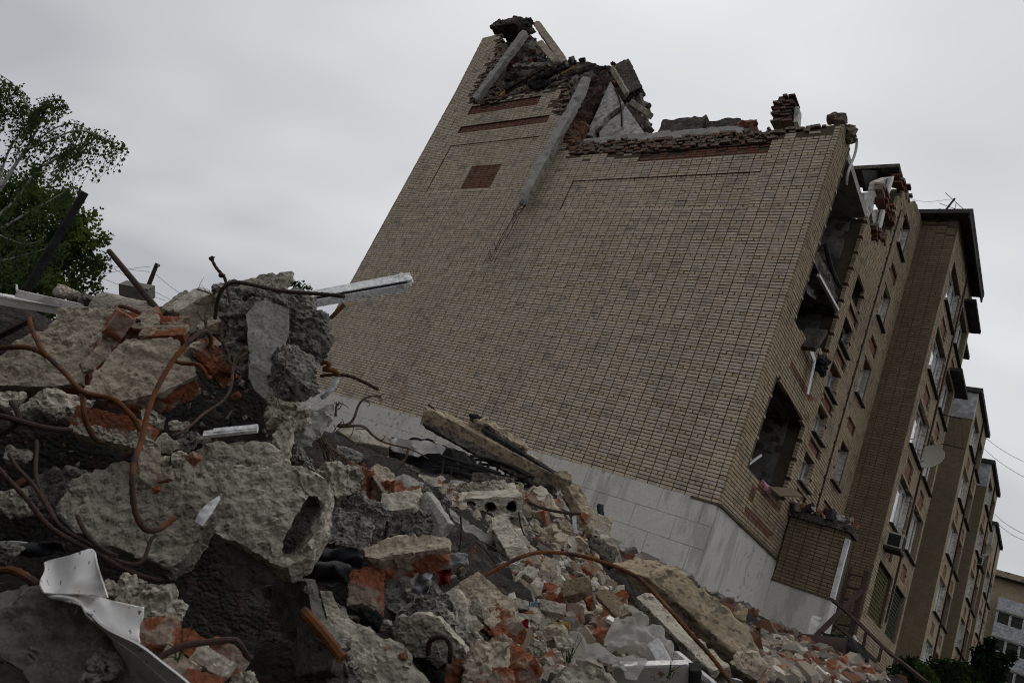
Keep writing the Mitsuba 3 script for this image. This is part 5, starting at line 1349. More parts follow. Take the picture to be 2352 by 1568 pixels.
# ---- the burnt tank, bent beam and long slabs in front of the plinth
tk = thing('burnt_tank', 'charred black crumpled tank with a pale patch behind the heap', 'tank')
put('shell', plate([(884, 1004), (930, 1008), (1015, 1016), (1060, 1028), (1090, 1046), (1094, 1068), (1080, 1093), (1030, 1092), (960, 1086), (938, 1062), (896, 1044)], 6.8, (.05, .35, .95), 60, amp=.03, seed=150, freq=4, chips=6, res=.03), 'soot', tk)
put('white_patch', plate([(889, 1002), (960, 1010), (1012, 1017), (1026, 1028), (1014, 1042), (985, 1040), (960, 1050), (930, 1040), (905, 1036), (892, 1020)], 6.66, (.05, .35, .95), 5, amp=.010, seed=151, freq=5, chips=0, res=.03), 'inner_plaster', tk)
put('tank_frame', block((770, 1010, 6.6), (892, 1030, 6.7), 40, 50, (0, .8, .6), seed=151, chips=5, amp=.05), C, label='grey slab end left of the burnt tank', cat='slab')
for q, (a, b, w, h, d, m, lb) in enumerate((((795, 1062), (880, 1052), 30, 26, 5.2, 'concrete_burnt', 'charred slab piece left of the spring'), ((840, 1085), (905, 1098), 34, 30, 4.8, 'soot', 'black sooty heap in front of the burnt tank'), ((770, 1040), (830, 1060), 30, 30, 4.4, CG, 'dark stone behind the brown root stems'), ((905, 1072), (960, 1092), 26, 24, 5.6, 'concrete_burnt', 'burnt lump below the left end of the tank'),
                                               ((1085, 1098), (1180, 1112), 22, 22, 5.7, 'concrete_burnt', 'burnt beam stub under the charred grid'), ((800, 1078), (842, 1090), 24, 20, 4.2, 'plaster_block', 'pale block half hidden behind the grooved brick'))):
    chunk('burnt_chunk', lb, 'concrete chunk', m, (*a, d), (*b, d), w, h, (0, .7, .7), seed=250 + q, chips=6, amp=.12)
rg = np.random.default_rng(8)
for q in range(3):
    gk = thing('charred_grid', ('left', 'middle', 'right')[q] + ' part of the charred wire grid around the burnt tank', 'wire grid')
    x0 = (780, 1000, 1085)[q]
    for e in range(8):
        a = (x0 + rg.uniform(-15, 15), 1050 + e * 7 + rg.uniform(-5, 5))
        put('rod', tube([at(*a, 6.4), at(a[0] + 60, a[1] + 12 + rg.uniform(-8, 8), 6.3), at(a[0] + 135, a[1] + 34 + rg.uniform(-14, 14), 6.1)], .013, 5), 'soot', gk)
    for e in range(6):
        xx = x0 + 20 + e * 20
        put('rod', tube([at(xx, 1050 + e * 4, 6.4), at(xx - 8 + rg.uniform(-6, 6), 1110 + e * 4, 6.2)], .012, 5, False), 'soot', gk)
sp = [at(905 + 9 * math.cos(a) + a * 2.2, 1090 + 9 * math.sin(a), 6.2) for a in np.linspace(0, 22, 120)]
put('spring', tube(sp, .010, 5, False), 'soot', label='charred coil spring left of the burnt tank', cat='spring')
bb_ = thing('bent_beam', 'long scorched concrete beam leaning up across the white plinth', 'beam')
put('upper_length', block((985, 952, 7.0), (1282, 1110, 6.1), 42, 44, (.35, .9, .25), seed=152, chips=4, amp=.05, res=.035), 'concrete_tan', bb_)
put('charred_side', block((980, 972, 6.95), (1270, 1130, 6.02), 26, 20, (-.4, -.85, .4), seed=153, chips=3, amp=.08, res=.035), 'concrete_burnt', bb_)
for q, (a, b, w) in enumerate((((1278, 1092, 6.0), (1306, 1112, 5.9), 30), ((1310, 1118, 5.85), (1336, 1165, 5.75), 36), ((1330, 1160, 5.7), (1350, 1195, 5.6), 34), ((1342, 1190, 5.6), (1366, 1238, 5.5), 38))):
    put('broken_piece', block(a, b, w, 30, (.5, .6, .6), seed=154 + q, chips=4, amp=.08), 'concrete_tan', bb_)
put('beam_tip_wire', tube([at(984, 928, 7.0), at(1003, 946, 6.95)], .012, 5, False), 'dark_rust', bb_)
ru = thing('rolled_felt', 'peeling cream and black rolled roofing felt on the bent beam', 'roofing felt')
put('roll', block((1085, 960, 6.75), (1205, 1038, 6.45), 30, 28, (.4, .85, .3), style='chunk', seed=160, chips=8, amp=.2, res=.03), 'concrete_tan', ru)
put('black_end', block((1078, 958, 6.75), (1102, 972, 6.7), 34, 32, (.4, .85, .3), style='lump', seed=161, amp=.3), 'soot', ru)
put('black_strip', block((1110, 985, 6.6), (1278, 1092, 6.05), 14, 10, (.4, .85, .3), seed=162, chips=2, amp=.2, res=.04), 'soot', ru)
w2 = thing('long_slab', 'long peeling tan concrete slab lying diagonally before the plinth corner', 'slab')
put('slab_body', plate([(1425, 1244), (1440, 1236), (1470, 1232), (1530, 1282), (1600, 1340), (1680, 1400), (1722, 1440), (1742, 1490), (1738, 1520), (1700, 1512), (1600, 1420), (1520, 1352), (1436, 1282)], 4.9, (.28, .72, .62), 60, amp=.012, seed=163, freq=8, res=.03), 'concrete_tan', w2)
put('broken_end', block((1690, 1505, 4.2), (1752, 1548, 4.1), 56, 50, (0, .6, .8), seed=164, chips=6, amp=.12), 'mortar', w2)
hollow_slab(at(1480, 1385, 4.6), at(1655, 1560, 3.7), .11, .12, hint(.1, .7, .7), 'long narrow grey beam under the peeling tan slab', C, 1, 9)
for a, b, w, h, d, m, sd, lb in (((1350, 1255), (1412, 1285), 40, 34, 5.3, 'concrete_burnt', 170, 'sooty lump at the upper end of the long tan slab'), ((1372, 1240), (1418, 1262), 30, 30, 5.4, C, 171, 'grey shard at the upper end of the long tan slab'), ((1352, 1195), (1402, 1205), 30, 24, 5.6, 'mortar', 172, 'pale flat stone between beam and long slab'), ((1360, 1222), (1400, 1225), 30, 26, 5.5, C, 173, 'grey stone above the sooty lump'), ((1690, 1400), (1712, 1412), 36, 14, 5.2, 'concrete_tan', 174, 'thin tan flake standing by the plinth corner')):
    chunk('concrete_chunk', lb, 'concrete chunk', m, (*a, d), (*b, d), w, h, (0, .7, .7), seed=sd, chips=6, amp=.12)
put('glass_shard', block((1318, 1185, 5.3), (1322, 1232, 5.2), 10, 5, (.3, .1, .9), seed=175, chips=3, amp=.05), 'grey_aluminium', label='bluish metal strip standing beside the bent beam', cat='strip')
put('dark_post', block((1378, 1160, 6.0), (1382, 1190, 5.9), 12, 10, (.3, .1, .9), seed=176, chips=2, amp=.08), 'soot', label='small dark post before the plinth', cat='post')


# ------------------------------------------------------------------ bars, wires and roots
def bar_in(name, label, pts_, rad, m='rust', ribs=.2, cat='rebar', parent=None, sides=8, smoothed=True):
    return put(name, tube([at(*p) for p in pts_], rad, sides, smoothed, ribs), m, parent, label=label, cat=cat, smooth=40)


r1v = lambda x, y, d: (x / 3, 551.25 + y / 3, d)
r2v = lambda x, y, d: (x * .3359, 1041.25 + y * .3359, d)
r3v = lambda x, y, d: (735 + x * .3359, 1041.25 + y * .3359, d)
r4v = lambda x, y, d: (612.5 + x / 3, 796.25 + y / 3, d)
r7v = lambda x, y, d: (1225 + x * .2344, 1225 + y * .2344, d)
bar_in('rebar', 'straight rusty bar standing up from the crest', [(250, 576, 3.0), (374, 726, 2.85)], .0115, 'dark_rust', smoothed=False)
k = bar_in('rebar', 'thick forked rusty bar curving down over the left of the heap', [r1v(*p) for p in ((205, 535, 2.3), (215, 600, 2.26), (250, 680, 2.22), (310, 780, 2.15), (400, 870, 2.1), (480, 950, 2.05), (560, 1035, 2.0), (660, 1070, 1.97), (780, 1095, 1.95), (860, 1160, 1.93), (930, 1240, 1.92), (968, 1320, 1.92))], .0066)
put('branch', tube([at(*r1v(*p)) for p in ((545, 1015, 2.01), (568, 1080, 1.99), (575, 1160, 1.97), (600, 1270, 1.97), (690, 1395, 2.0))], .0062, 8, True, .2), 'rust', k, smooth=40)
bar_in('rebar', 'thinner rusty bar entering from the left edge to join the forked bar', [r1v(*p) for p in ((-60, 742, 2.3), (80, 738, 2.28), (200, 742, 2.24), (270, 765, 2.21), (320, 800, 2.16))], .0085)
bar_in('rebar', 'rusty bar end at the left edge behind the forked bar', [r1v(*p) for p in ((-60, 690, 2.6), (60, 630, 2.55), (215, 550, 2.45))], .011, 'dark_rust', smoothed=False)
bar_in('rebar', 'long ribbed rusty hook arching down the middle of the heap', [r1v(1432, 740, 2.2), r1v(1448, 660, 2.17), r1v(1425, 632, 2.15), r1v(1385, 636, 2.12), r1v(1330, 675, 2.08), r1v(1230, 780, 2.02), r1v(1130, 930, 1.96), r1v(1055, 1080, 1.9), r1v(1010, 1220, 1.85), r1v(970, 1400, 1.78), r2v(915, 60, 1.72), r2v(905, 200, 1.68), r2v(915, 340, 1.66), r2v(945, 450, 1.65), r2v(1000, 520, 1.66), r2v(1080, 520, 1.69), r2v(1150, 470, 1.73), r2v(1195, 445, 1.76)], .0066)
bar_in('rebar', 'curved thin bar over the crest above the upright slab', [r1v(*p) for p in ((1480, 545, 2.6), (1495, 440, 2.58), (1520, 360, 2.56), (1580, 300, 2.55), (1700, 300, 2.55), (1900, 345, 2.5), (2150, 368, 2.45), (2370, 390, 2.4))], .0065, 'dark_rust')
wt = bar_in('wire', 'twisted wire standing up against the sky on the crest', [r1v(*p) for p in ((1458, 122, 2.7), (1480, 175, 2.69), (1510, 215, 2.68), (1545, 255, 2.67), (1560, 310, 2.66), (1580, 400, 2.64), (1590, 480, 2.62))], .0055, 'dark_rust', cat='wire')
put('knot', moved(rough(lump((.035, .02, .02), np.random.default_rng(3), 16), .006, .004, 60, 3), np.eye(3), at(*r1v(1530, 245, 2.67))), 'dark_rust', wt)
put('knot', moved(rough(lump((.02, .016, .02), np.random.default_rng(4), 16), .006, .004, 60, 3), np.eye(3), at(*r1v(1462, 125, 2.7))), 'dark_rust', wt)
bar_in('rebar', 'small rusty bar on the brick slab near the crest', [r1v(*p) for p in ((820, 455, 2.6), (900, 475, 2.6), (965, 505, 2.62))], .007)
bar_in('rebar', 'short bent rusty rod on the second mortar slab', [r1v(*p) for p in ((1185, 810, 2.15), (1280, 850, 2.15), (1385, 872, 2.15), (1410, 910, 2.16), (1450, 945, 2.2))], .006)
for pts_, rad, lb in ((((0, 1150, 2.0), (60, 1200, 1.98), (105, 1250, 2.0)), .008, 'curved rusty bar at the left edge below the boulders'), (((80, 1115, 2.0), (120, 1180, 1.98), (130, 1240, 1.97), (70, 1300, 1.97), (0, 1350, 1.98)), .007, 'hooked rusty bar at the left edge'), (((0, 1210, 1.95), (110, 1240, 1.95), (300, 1290, 1.96), (500, 1310, 2.0)), .007, 'dark low bar at the left under the boulder')):
    bar_in('rebar', lb, [r1v(*p) for p in pts_], rad, 'dark_rust')
bar_in('rebar', 'grey-brown bar running down from the left edge to the shade under the big slab', [r2v(*p) for p in ((-40, 60, 1.72), (60, 180, 1.7), (200, 330, 1.68), (330, 490, 1.66), (480, 590, 1.65), (650, 680, 1.66), (860, 790, 1.7), (1095, 865, 1.76))], .0052, 'dark_rust')
bar_in('rebar', 'second grey bar beside it curving from the upper left', [r2v(*p) for p in ((60, 0, 1.8), (150, 130, 1.76), (240, 230, 1.72), (330, 380, 1.69), (430, 510, 1.67), (560, 590, 1.66), (720, 690, 1.68), (960, 745, 1.72), (1010, 650, 1.76), (1060, 560, 1.8))], .0042, 'dark_rust')
bar_in('rebar', 'thin bar hanging down at the left from the stones', [r2v(*p) for p in ((250, -90, 1.86), (245, 60, 1.8), (265, 230, 1.74), (320, 340, 1.72), (385, 480, 1.68))], .0045, 'dark_rust')
bar_in('rebar', 'brown thin bar crossing the lower big slab', [r2v(*p) for p in ((530, 425, 1.7), (600, 560, 1.66), (680, 640, 1.65), (800, 700, 1.66))], .005, 'dark_rust')
bar_in('rebar', 'rusty bar left of the white sheet', [r2v(*p) for p in ((-40, 815, 1.6), (90, 800, 1.58), (190, 850, 1.55), (265, 900, 1.52))], .008)
bar_in('rebar', 'bent rusty bar over the lower group of bricks', [r2v(*p) for p in ((1090, 1395, 1.42), (1180, 1345, 1.42), (1320, 1300, 1.43), (1500, 1280, 1.45), (1600, 1275, 1.46), (1640, 1300, 1.47), (1720, 1400, 1.5))], .0062, 'dark_rust')
bar_in('rebar', 'short rusty bar lying on the gravelly edge of the diagonal slab', [r2v(2070, 1075, 1.76), r2v(2210, 1230, 1.72), r2v(2340, 1400, 1.68)], .0125)
bar_in('rebar', 'rusty hook loop on the tan end of the dark diagonal slab', [r3v(*p) for p in ((740, 1370, 1.88), (745, 1300, 1.86), (790, 1255, 1.84), (850, 1250, 1.84), (885, 1290, 1.84), (895, 1360, 1.84), (888, 1420, 1.86))], .0068, 'dark_rust')
bar_in('rebar', 'long ribbed bar arching from the centre down to the lower right', [r3v(*p) for p in ((1070, 855, 2.55), (1200, 795, 2.6), (1330, 725, 2.65), (1450, 683, 2.7), (1560, 672, 2.75), (1700, 685, 2.8), (1850, 715, 2.8), (2000, 765, 2.78), (2130, 820, 2.75), (2230, 895, 2.7), (2320, 990, 2.65))] + [r7v(*p) for p in ((1350, 760, 2.55), (1560, 1000, 2.48), (1750, 1210, 2.42), (1930, 1450, 2.35), (2000, 1540, 2.3))], .0072, 'rust')
bar_in('rebar', 'bent bar sticking out right of the gravelly lumps', [r4v(*p) for p in ((370, 200, 2.7), (460, 192, 2.7), (540, 196, 2.7), (640, 228, 2.7), (720, 268, 2.7), (770, 295, 2.7))], .0062, 'dark_rust')
bar_in('rebar', 'looped bar right of the gravelly lumps', [r4v(*p) for p in ((370, 125, 2.62), (400, 105, 2.62), (430, 120, 2.62), (420, 145, 2.62), (385, 155, 2.62), (430, 160, 2.62), (480, 175, 2.63), (492, 205, 2.64))], .0085, 'rust')
bar_in('spring', 'metal coil hose hanging down right of the gravelly lumps', [r4v(*p) for p in ((490, 205, 2.64), (470, 260, 2.62), (430, 310, 2.6), (378, 352, 2.6))], .0105, 'grey_aluminium', ribs=-.25, cat='spring')
bar_in('rebar', 'rusty rod standing behind the white window frame', [(742, 748, 3.2), (790, 700, 3.25)], .010, 'rust', smoothed=False)
bar_in('rebar', 'thin rusty rod on the rubble slope by the bent beam', [r4v(*p) for p in ((1800, 1065, 4.6), (1900, 1110, 4.6), (2050, 1140, 4.6), (2165, 1150, 4.6))], .009, 'dark_rust')
for a, lb in ((((960, 420), (965, 560), (950, 670)), 'thin upright twig in the centre below the dimpled slab'), (((1360, 400), (1370, 480), (1400, 560)), 'thin stick on the upper rubble slope'), (((1060, 600), (1150, 680), (1210, 780)), 'bent wire in the dark hollow of the centre'), (((1160, 625), (1230, 670), (1290, 720)), 'rusty strip at the foot of the grey plank'), (((780, 830), (800, 770), (806, 760)), 'pale wire by the red cloth')):
    bar_in('wire', lb, [r3v(*p, 3.2 if p[0] > 1000 else 2.7) for p in a], .004, 'dark_rust', 0, 'wire', sides=5)
rt = np.random.default_rng(14)


def roots(label, strands, rad, m='root_bark', twigs=3, cat='roots', name='roots'):
    k = thing(name, label, cat)
    for s_ in strands:
        P_ = np.array([at(*p) for p in s_])
        put('strand', tube(P_ + rt.normal(0, .004, P_.shape), [rad, rad * .5], 6), m, k)
        for _ in range(twigs):
            t = rt.integers(0, len(P_) - 1)
            b_ = P_[t] + (P_[t + 1] - P_[t]) * rt.random()
            e_ = b_ + rt.normal(0, .035, 3)
            put('twig', tube([b_, (b_ + e_) / 2 + rt.normal(0, .008, 3), e_], [rad * .4, rad * .2], 5), m, k)
    return k


roots('brown knotty roots hanging in front of the dark hollow left of the upright slab', [[r1v(*p) for p in ((1530, 560, 2.4), (1545, 700, 2.38), (1570, 800, 2.36), (1560, 860, 2.35))], [r1v(*p) for p in ((1700, 740, 2.25), (1640, 800, 2.25), (1600, 880, 2.22), (1590, 980, 2.2), (1550, 1090, 2.18), (1470, 1170, 2.15), (1390, 1230, 2.1), (1290, 1300, 2.05), (1190, 1340, 2.0))], [r1v(*p) for p in ((1720, 760, 2.24), (1680, 800, 2.24), (1650, 850, 2.24))], [r1v(*p) for p in ((1420, 550, 2.5), (1415, 640, 2.48), (1425, 740, 2.46))]], .006, twigs=4)
roots('thin dry twigs on the crest left of the dark crowning lump', [[r1v(*p) for p in ((1365, 335, 2.75), (1430, 370, 2.74), (1500, 410, 2.72), (1560, 470, 2.7))], [r1v(*p) for p in ((1340, 430, 2.75), (1400, 440, 2.75), (1470, 420, 2.75))], [r1v(*p) for p in ((1455, 420, 2.74), (1420, 480, 2.72), (1400, 560, 2.7))]], .0035, twigs=5, name='twigs', cat='twigs')
roots('thin pale root running down the gravelly lumps', [[r1v(*p) for p in ((1965, 720, 2.2), (1970, 850, 2.18), (1950, 980, 2.17), (1915, 1080, 2.18), (1960, 1160, 2.15))]], .003, twigs=2)
roots('brown root stems sticking out over the plinth right of the heap', [[r4v(*p) for p in ((480, 550, 2.9), (560, 555, 2.92), (650, 548, 2.95), (720, 595, 3.0), (820, 650, 3.05), (920, 690, 3.1), (1010, 715, 3.15), (1105, 770, 3.2))], [r4v(*p) for p in ((490, 590, 2.9), (570, 640, 2.92), (650, 690, 2.95))], [r4v(*p) for p in ((500, 530, 2.9), (600, 460, 2.9), (640, 390, 2.9), (700, 350, 2.9), (790, 336, 2.9))], [r4v(*p) for p in ((470, 470, 2.9), (490, 430, 2.9), (493, 385, 2.9))], [r4v(*p) for p in ((975, 700, 3.3), (950, 790, 3.3), (900, 860, 3.3))], [r4v(*p) for p in ((400, 640, 2.7), (460, 720, 2.7), (550, 780, 2.75))]], .0068, twigs=5)
roots('tangle of brown rootlets beside the dark jagged lump', [[r4v(*p) for p in ((330 + 12 * i, 600 + 16 * (i % 4), 2.6), (380 + 8 * i, 680 + 14 * (i % 3), 2.58), (390 + 14 * i, 760 + 12 * (i % 5), 2.6), (420 + 6 * i, 830, 2.62))] for i in range(7)], .0035, twigs=4)
roots('fine hairy shreds on the plastic of the slope', [[r3v(*p) for p in ((1240 + 12 * i, 730 + 9 * i, 3.15), (1300 + 10 * i, 745 + 3 * i, 3.12), (1390 + 4 * i, 760 + 18 * (i % 4), 3.1))] for i in range(6)], .0016, m='white_plastic', twigs=2, cat='shreds', name='plastic_shreds')


# ------------------------------------------------------------------ sheet metal, frames, cloth, film
def sheet(grid_pts, thick, sub=6, wob=0.0, seed=0, fr=30):
    """a bent sheet through a grid of points (rows x columns x 3), with thickness"""
    from scipy.interpolate import RectBivariateSpline
    g = np.asarray(grid_pts, float)
    nr, nc = g.shape[:2]
    u, v = np.linspace(0, nr - 1, (nr - 1) * sub + 1), np.linspace(0, nc - 1, (nc - 1) * sub + 1)
    s = np.stack([RectBivariateSpline(range(nr), range(nc), g[..., q], kx=min(3, nr - 1), ky=min(3, nc - 1))(u, v) for q in range(3)], -1)
    if wob:
        s = s + (meshkit.fbm(s * fr, 3, seed) - .5)[..., None] * wob * np.array([.5, -.6, .6])
    a, b = s.shape[:2]
    du, dv = np.gradient(s, axis=0), np.gradient(s, axis=1)
    n = np.cross(du, dv)
    n /= np.linalg.norm(n, axis=-1, keepdims=True) + 1e-12
    top, bot = (s + n * thick / 2).reshape(-1, 3), (s - n * thick / 2).reshape(-1, 3)
    i, j = np.meshgrid(np.arange(a - 1), np.arange(b - 1), indexing='ij')
    q = np.stack([i * b + j, (i + 1) * b + j, (i + 1) * b + j + 1, i * b + j + 1], -1).reshape(-1, 4)
    o = a * b
    rim = []
    for line in ([(0, c) for c in range(b)], [(r, b - 1) for r in range(a)], [(a - 1, c) for c in range(b - 1, -1, -1)], [(r, 0) for r in range(a - 1, -1, -1)]):
        for (r0, c0), (r1_, c1) in zip(line[:-1], line[1:]):
            rim.append([r1_ * b + c1, r0 * b + c0, r0 * b + c0 + o, r1_ * b + c1 + o][::-1])
    Q = np.vstack([q, q[:, ::-1] + o, np.array(rim)])
    return trimesh.Trimesh(np.vstack([top, bot]), np.vstack([Q[:, [0, 1, 2]], Q[:, [0, 2, 3]]]), process=False)


wm = thing('white_sheet', 'crumpled white sheet metal twisting down to the bottom edge', 'sheet metal')
A_ = [[(300, 745), (400, 715), (500, 690), (600, 655), (655, 688)], [(296, 820), (400, 800), (500, 775), (610, 745), (672, 780)], [(272, 872), (400, 880), (500, 872), (620, 868), (705, 880)], [(300, 950), (400, 960), (480, 960), (600, 965), (738, 982)]]
put('upper_panel', sheet([[at(*r2v(x, y, 1.55 - .03 * i + .012 * (j % 2))) for j, (x, y) in enumerate(row)] for i, row in enumerate(A_)], .003, 6, .004, 3), 'white_metal', wm, smooth=40)
B_ = [[(330, 972), (470, 962), (585, 965), (690, 985), (830, 1020), (985, 1050)], [(400, 1000), (520, 1000), (600, 1040), (700, 1080), (820, 1130), (975, 1130)], [(500, 1018), (570, 1050), (620, 1110), (720, 1180), (830, 1220), (955, 1190)], [(560, 1040), (600, 1110), (660, 1170), (770, 1250), (900, 1290), (955, 1290)]]
put('middle_panel', sheet([[at(*r2v(x, y, 1.47 - .015 * i + .010 * ((i + j) % 2))) for j, (x, y) in enumerate(row)] for i, row in enumerate(B_)], .003, 6, .003, 5), 'white_metal', wm, smooth=40)
C_ = [[(590, 1075), (680, 1170), (780, 1260), (900, 1340), (1010, 1430), (1130, 1540), (1260, 1660)], [(620, 1090), (710, 1180), (820, 1240), (960, 1310), (1080, 1400), (1210, 1500), (1350, 1620)]]
put('upper_edge', sheet([[at(*r2v(x, y, 1.40 - .02 * i - .012 * j)) for j, (x, y) in enumerate(row)] for i, row in enumerate(C_)], .004, 6, .002, 7), 'white_metal', wm, smooth=40)
D_ = [[(600, 1090), (690, 1180), (785, 1268), (900, 1345), (1010, 1435), (1130, 1545), (1260, 1665)], [(640, 1120), (720, 1200), (800, 1330), (880, 1450), (960, 1540), (1060, 1640), (1160, 1740)], [(680, 1140), (745, 1240), (820, 1380), (870, 1540), (900, 1660), (960, 1760), (1060, 1860)]]
put('lower_side', sheet([[at(*r2v(x, y, 1.40 + .03 * i - .012 * j)) for j, (x, y) in enumerate(row)] for i, row in enumerate(D_)], .004, 6, .002, 8), 'white_metal', wm, smooth=40)
put('white_sheet_end', sheet([[at(*r2v(x, y, 1.8)) for x, y in row] for row in (((-60, 612), (60, 598), (190, 608)), ((-60, 640), (60, 630), (180, 615)))], .004, 6, .002, 9), 'white_metal', label='small white sheet metal edge at the left edge', cat='sheet metal')
put('black_cloth', sheet([[at(*r2v(x, y, 1.85 + .03 * ((i + j) % 2))) for j, (x, y) in enumerate(row)] for i, row in enumerate((((100, 625), (220, 605), (330, 600), (430, 605)), ((110, 660), (230, 650), (340, 650), (440, 640)), ((140, 690), (250, 700), (350, 690), (450, 670))))], .006, 6, .03, 10), 'black_cloth', label='black cloth in the shade above the white sheet', cat='cloth')
wf = thing('metal_strip', 'white metal profile poking in from the left edge on the crest', 'metal strip')
put('strip', join([bar(at(-40, 672, 2.75), at(160, 704, 2.95), .042, .006, hint(.1, .9, .4)), bar(at(-40, 682, 2.74), at(150, 714, 2.94), .006, .040, hint(.1, .9, .4)), bar(at(38, 674, 2.72), at(188, 706, 2.96), .012, .03, hint(.1, .9, .4))]), 'white_metal', wf, smooth=False)
put('bent_tab', sheet([[at(36, 652, 2.75), at(40, 674, 2.75), at(52, 676, 2.76)], [at(40, 654, 2.77), at(44, 676, 2.77), at(56, 678, 2.78)]], .003, 4), 'white_metal', wf)
pf = thing('window_frame', 'broken white plastic window frame bar jutting out right of the crest', 'window frame')
f0, f1 = at(700, 697, 3.1), at(938, 655, 3.25)
up_ = hint(.1, .85, .5)
put('bottom_rail', bar(f0, f1, .045, .034, up_), 'white_plastic', pf, smooth=False)
put('top_rail', bar(f0 + hint(.0, .028, .0), f1 + hint(.01, .03, .0), .04, .012, up_), 'white_plastic', pf, smooth=False)
put('groove', bar(f0 + hint(0, .012, .034), f1 + hint(0, .012, .034), .006, .008, up_), 'soot', pf, smooth=False)  # dark bar painted as the shade in the frame groove
put('upper_rail', bar(at(712, 676, 3.2), at(943, 632, 3.32), .035, .016, up_), 'white_plastic', pf, smooth=False)
put('torn_end', block((895, 658, 3.25), (944, 636, 3.28), 26, 22, (.1, .8, .5), seed=201, chips=6, amp=.2, depth=(.2, .5)), 'white_plastic', pf)
ps_ = thing('plastic_strip', 'white grooved plastic strip on the flat slab in the middle', 'plastic strip')
put('strip', join([bar(at(468, 998, 1.98), at(592, 985, 2.0), .020, .012, hint(.1, .8, .6)), bar(at(490, 990, 1.985), at(592, 980, 2.0), .016, .008, hint(.1, .8, .6))]), 'white_plastic', ps_, smooth=False)
put('plastic_shard', sheet([[at(*r2v(*p)) for p in row] for row in (((1335, 465, 1.72), (1390, 370, 1.74), (1500, 288, 1.77)), ((1360, 478, 1.72), (1415, 400, 1.735), (1500, 300, 1.77)), ((1385, 495, 1.72), (1440, 415, 1.74), (1505, 310, 1.77)))], .003, 5, .002, 3), 'white_plastic', label='white plastic shard lying at the edge of the big slab', cat='plastic shard')
cl = thing('black_cloth', 'crumpled black cloth between the hollow-core block and the bricks', 'cloth')
rr_ = np.random.default_rng(31)
for q, (x0, y0, x1, y1, dd) in enumerate(((690, 1262, 830, 1300, 2.12), (676, 1290, 800, 1340, 2.02))):
    gr = [[at(x0 + (x1 - x0) * j / 5 + rr_.uniform(-8, 8), y0 + (y1 - y0) * i / 3 + rr_.uniform(-6, 6), dd + rr_.uniform(-.03, .03)) for j in range(6)] for i in range(4)]
    put('fold', sheet(gr, .006, 7, .05, 20 + q, 14), 'black_cloth', cl, smooth=50)
gr = [[at(1006 + 9 * j + rr_.uniform(-4, 4), 1294 + 16 * i + rr_.uniform(-4, 4), 2.42 + rr_.uniform(-.03, .03)) for j in range(4)] for i in range(4)]
put('red_cloth', sheet(gr, .004, 7, .05, 22, 18), 'red_cloth', label='crimson cloth stuffed under the double red brick', cat='cloth')
gr = [[at(1190 + 8 * j, 1424 + 8 * i + rr_.uniform(-3, 3), 2.75 + rr_.uniform(-.02, .02)) for j in range(4)] for i in range(3)]
put('red_cloth', sheet(gr, .004, 6, .03, 23, 20), 'red_cloth', label='small crimson rag in the gravel', cat='cloth')
gr = [[at(960 + 11 * j + rr_.uniform(-4, 4) - 3 * i, 1306 + 14 * i + rr_.uniform(-3, 3), 2.2 + rr_.uniform(-.02, .02)) for j in range(4)] for i in range(5)]
put('grey_plastic_bag', sheet(gr, .003, 6, .03, 24, 18), 'grey_plastic', label='torn grey plastic piece left of the pale diagonal brick', cat='plastic')
fo = thing('foil_lump', 'foil-wrapped dark lump right of the double red brick', 'lump')
put('lump', block((1028, 1295, 2.4), (1072, 1288, 2.4), 40, 30, (0, .6, .8), 'lump', seed=210, amp=.15), CG, fo)
gr = [[at(1028 + 12 * j, 1270 + 9 * i + rr_.uniform(-3, 3), 2.36 + rr_.uniform(-.015, .015)) for j in range(5)] for i in range(4)]
put('foil', sheet(gr, .002, 6, .03, 25, 25), 'grey_aluminium', fo)
put('yellow_rag', sheet([[at(1280 + 9 * j, 1430 + 8 * i + rr_.uniform(-4, 4), 2.7 + rr_.uniform(-.02, .02)) for j in range(4)] for i in range(3)], .003, 6, .04, 26, 20), 'yellow_foam', label='yellow rag in the gravel above the plastic film', cat='rag')
put('blue_scrap', sheet([[at(1272 + 7 * j, 1450 + 5 * i, 2.65 + rr_.uniform(-.02, .02)) for j in range(4)] for i in range(3)], .003, 5, .03, 27, 20), 'blue_plastic', label='pale blue scrap below the yellow rag', cat='scrap')
put('blue_scrap', sheet([[at(1218 + 5 * j, 1382 + 5 * i, 3.05 + rr_.uniform(-.02, .02)) for j in range(4)] for i in range(3)], .003, 5, .03, 28, 20), 'blue_plastic', label='small blue scrap among the small bricks', cat='scrap')
# plastic film: crumpled translucent sheets
for q, (cs_, lb) in enumerate((([(1405, 1432), (1450, 1420), (1500, 1440), (1560, 1490)], 'wide crumpled clear plastic film at the lower right'), ([(1312, 1452), (1360, 1475), (1420, 1500), (1480, 1522)], 'strip of milky plastic film left of the wide film'), ([(1432, 1385), (1462, 1400), (1478, 1425), (1486, 1440)], 'small plastic film on the slope edge'))):
    gr = [[at(x + rr_.uniform(-6, 6) - i * 6, y + i * (26, 13, 9)[q] + rr_.uniform(-5, 5), (3.0, 2.75, 3.4)[q] - i * .05 + rr_.uniform(-.05, .05)) for x, y in cs_] for i in range(4)]
    m_ = sheet(gr, .0008, 16, .17, 40 + q, 19)
    n_half = len(m_.vertices) // 2
    m_ = trimesh.Trimesh(m_.vertices[:n_half], m_.faces[(m_.faces < n_half).all(1)], process=False)
    put('plastic_film', m_, 'plastic_film', label=lb, cat='plastic film', smooth=60)
bx = thing('stained_panel', 'stained white furniture panel at the bottom edge right of the gravel', 'panel')
put('front', bar(at(1408, 1560, 2.72), at(1580, 1557, 2.72), .02, .115, hint(0, 1, .1)), 'stained_board', bx, smooth=False)
put('top_edge', bar(at(1406, 1527, 2.72), at(1580, 1522, 2.72), .032, .010, hint(0, 1, .1)), 'white_plastic', bx, smooth=False)
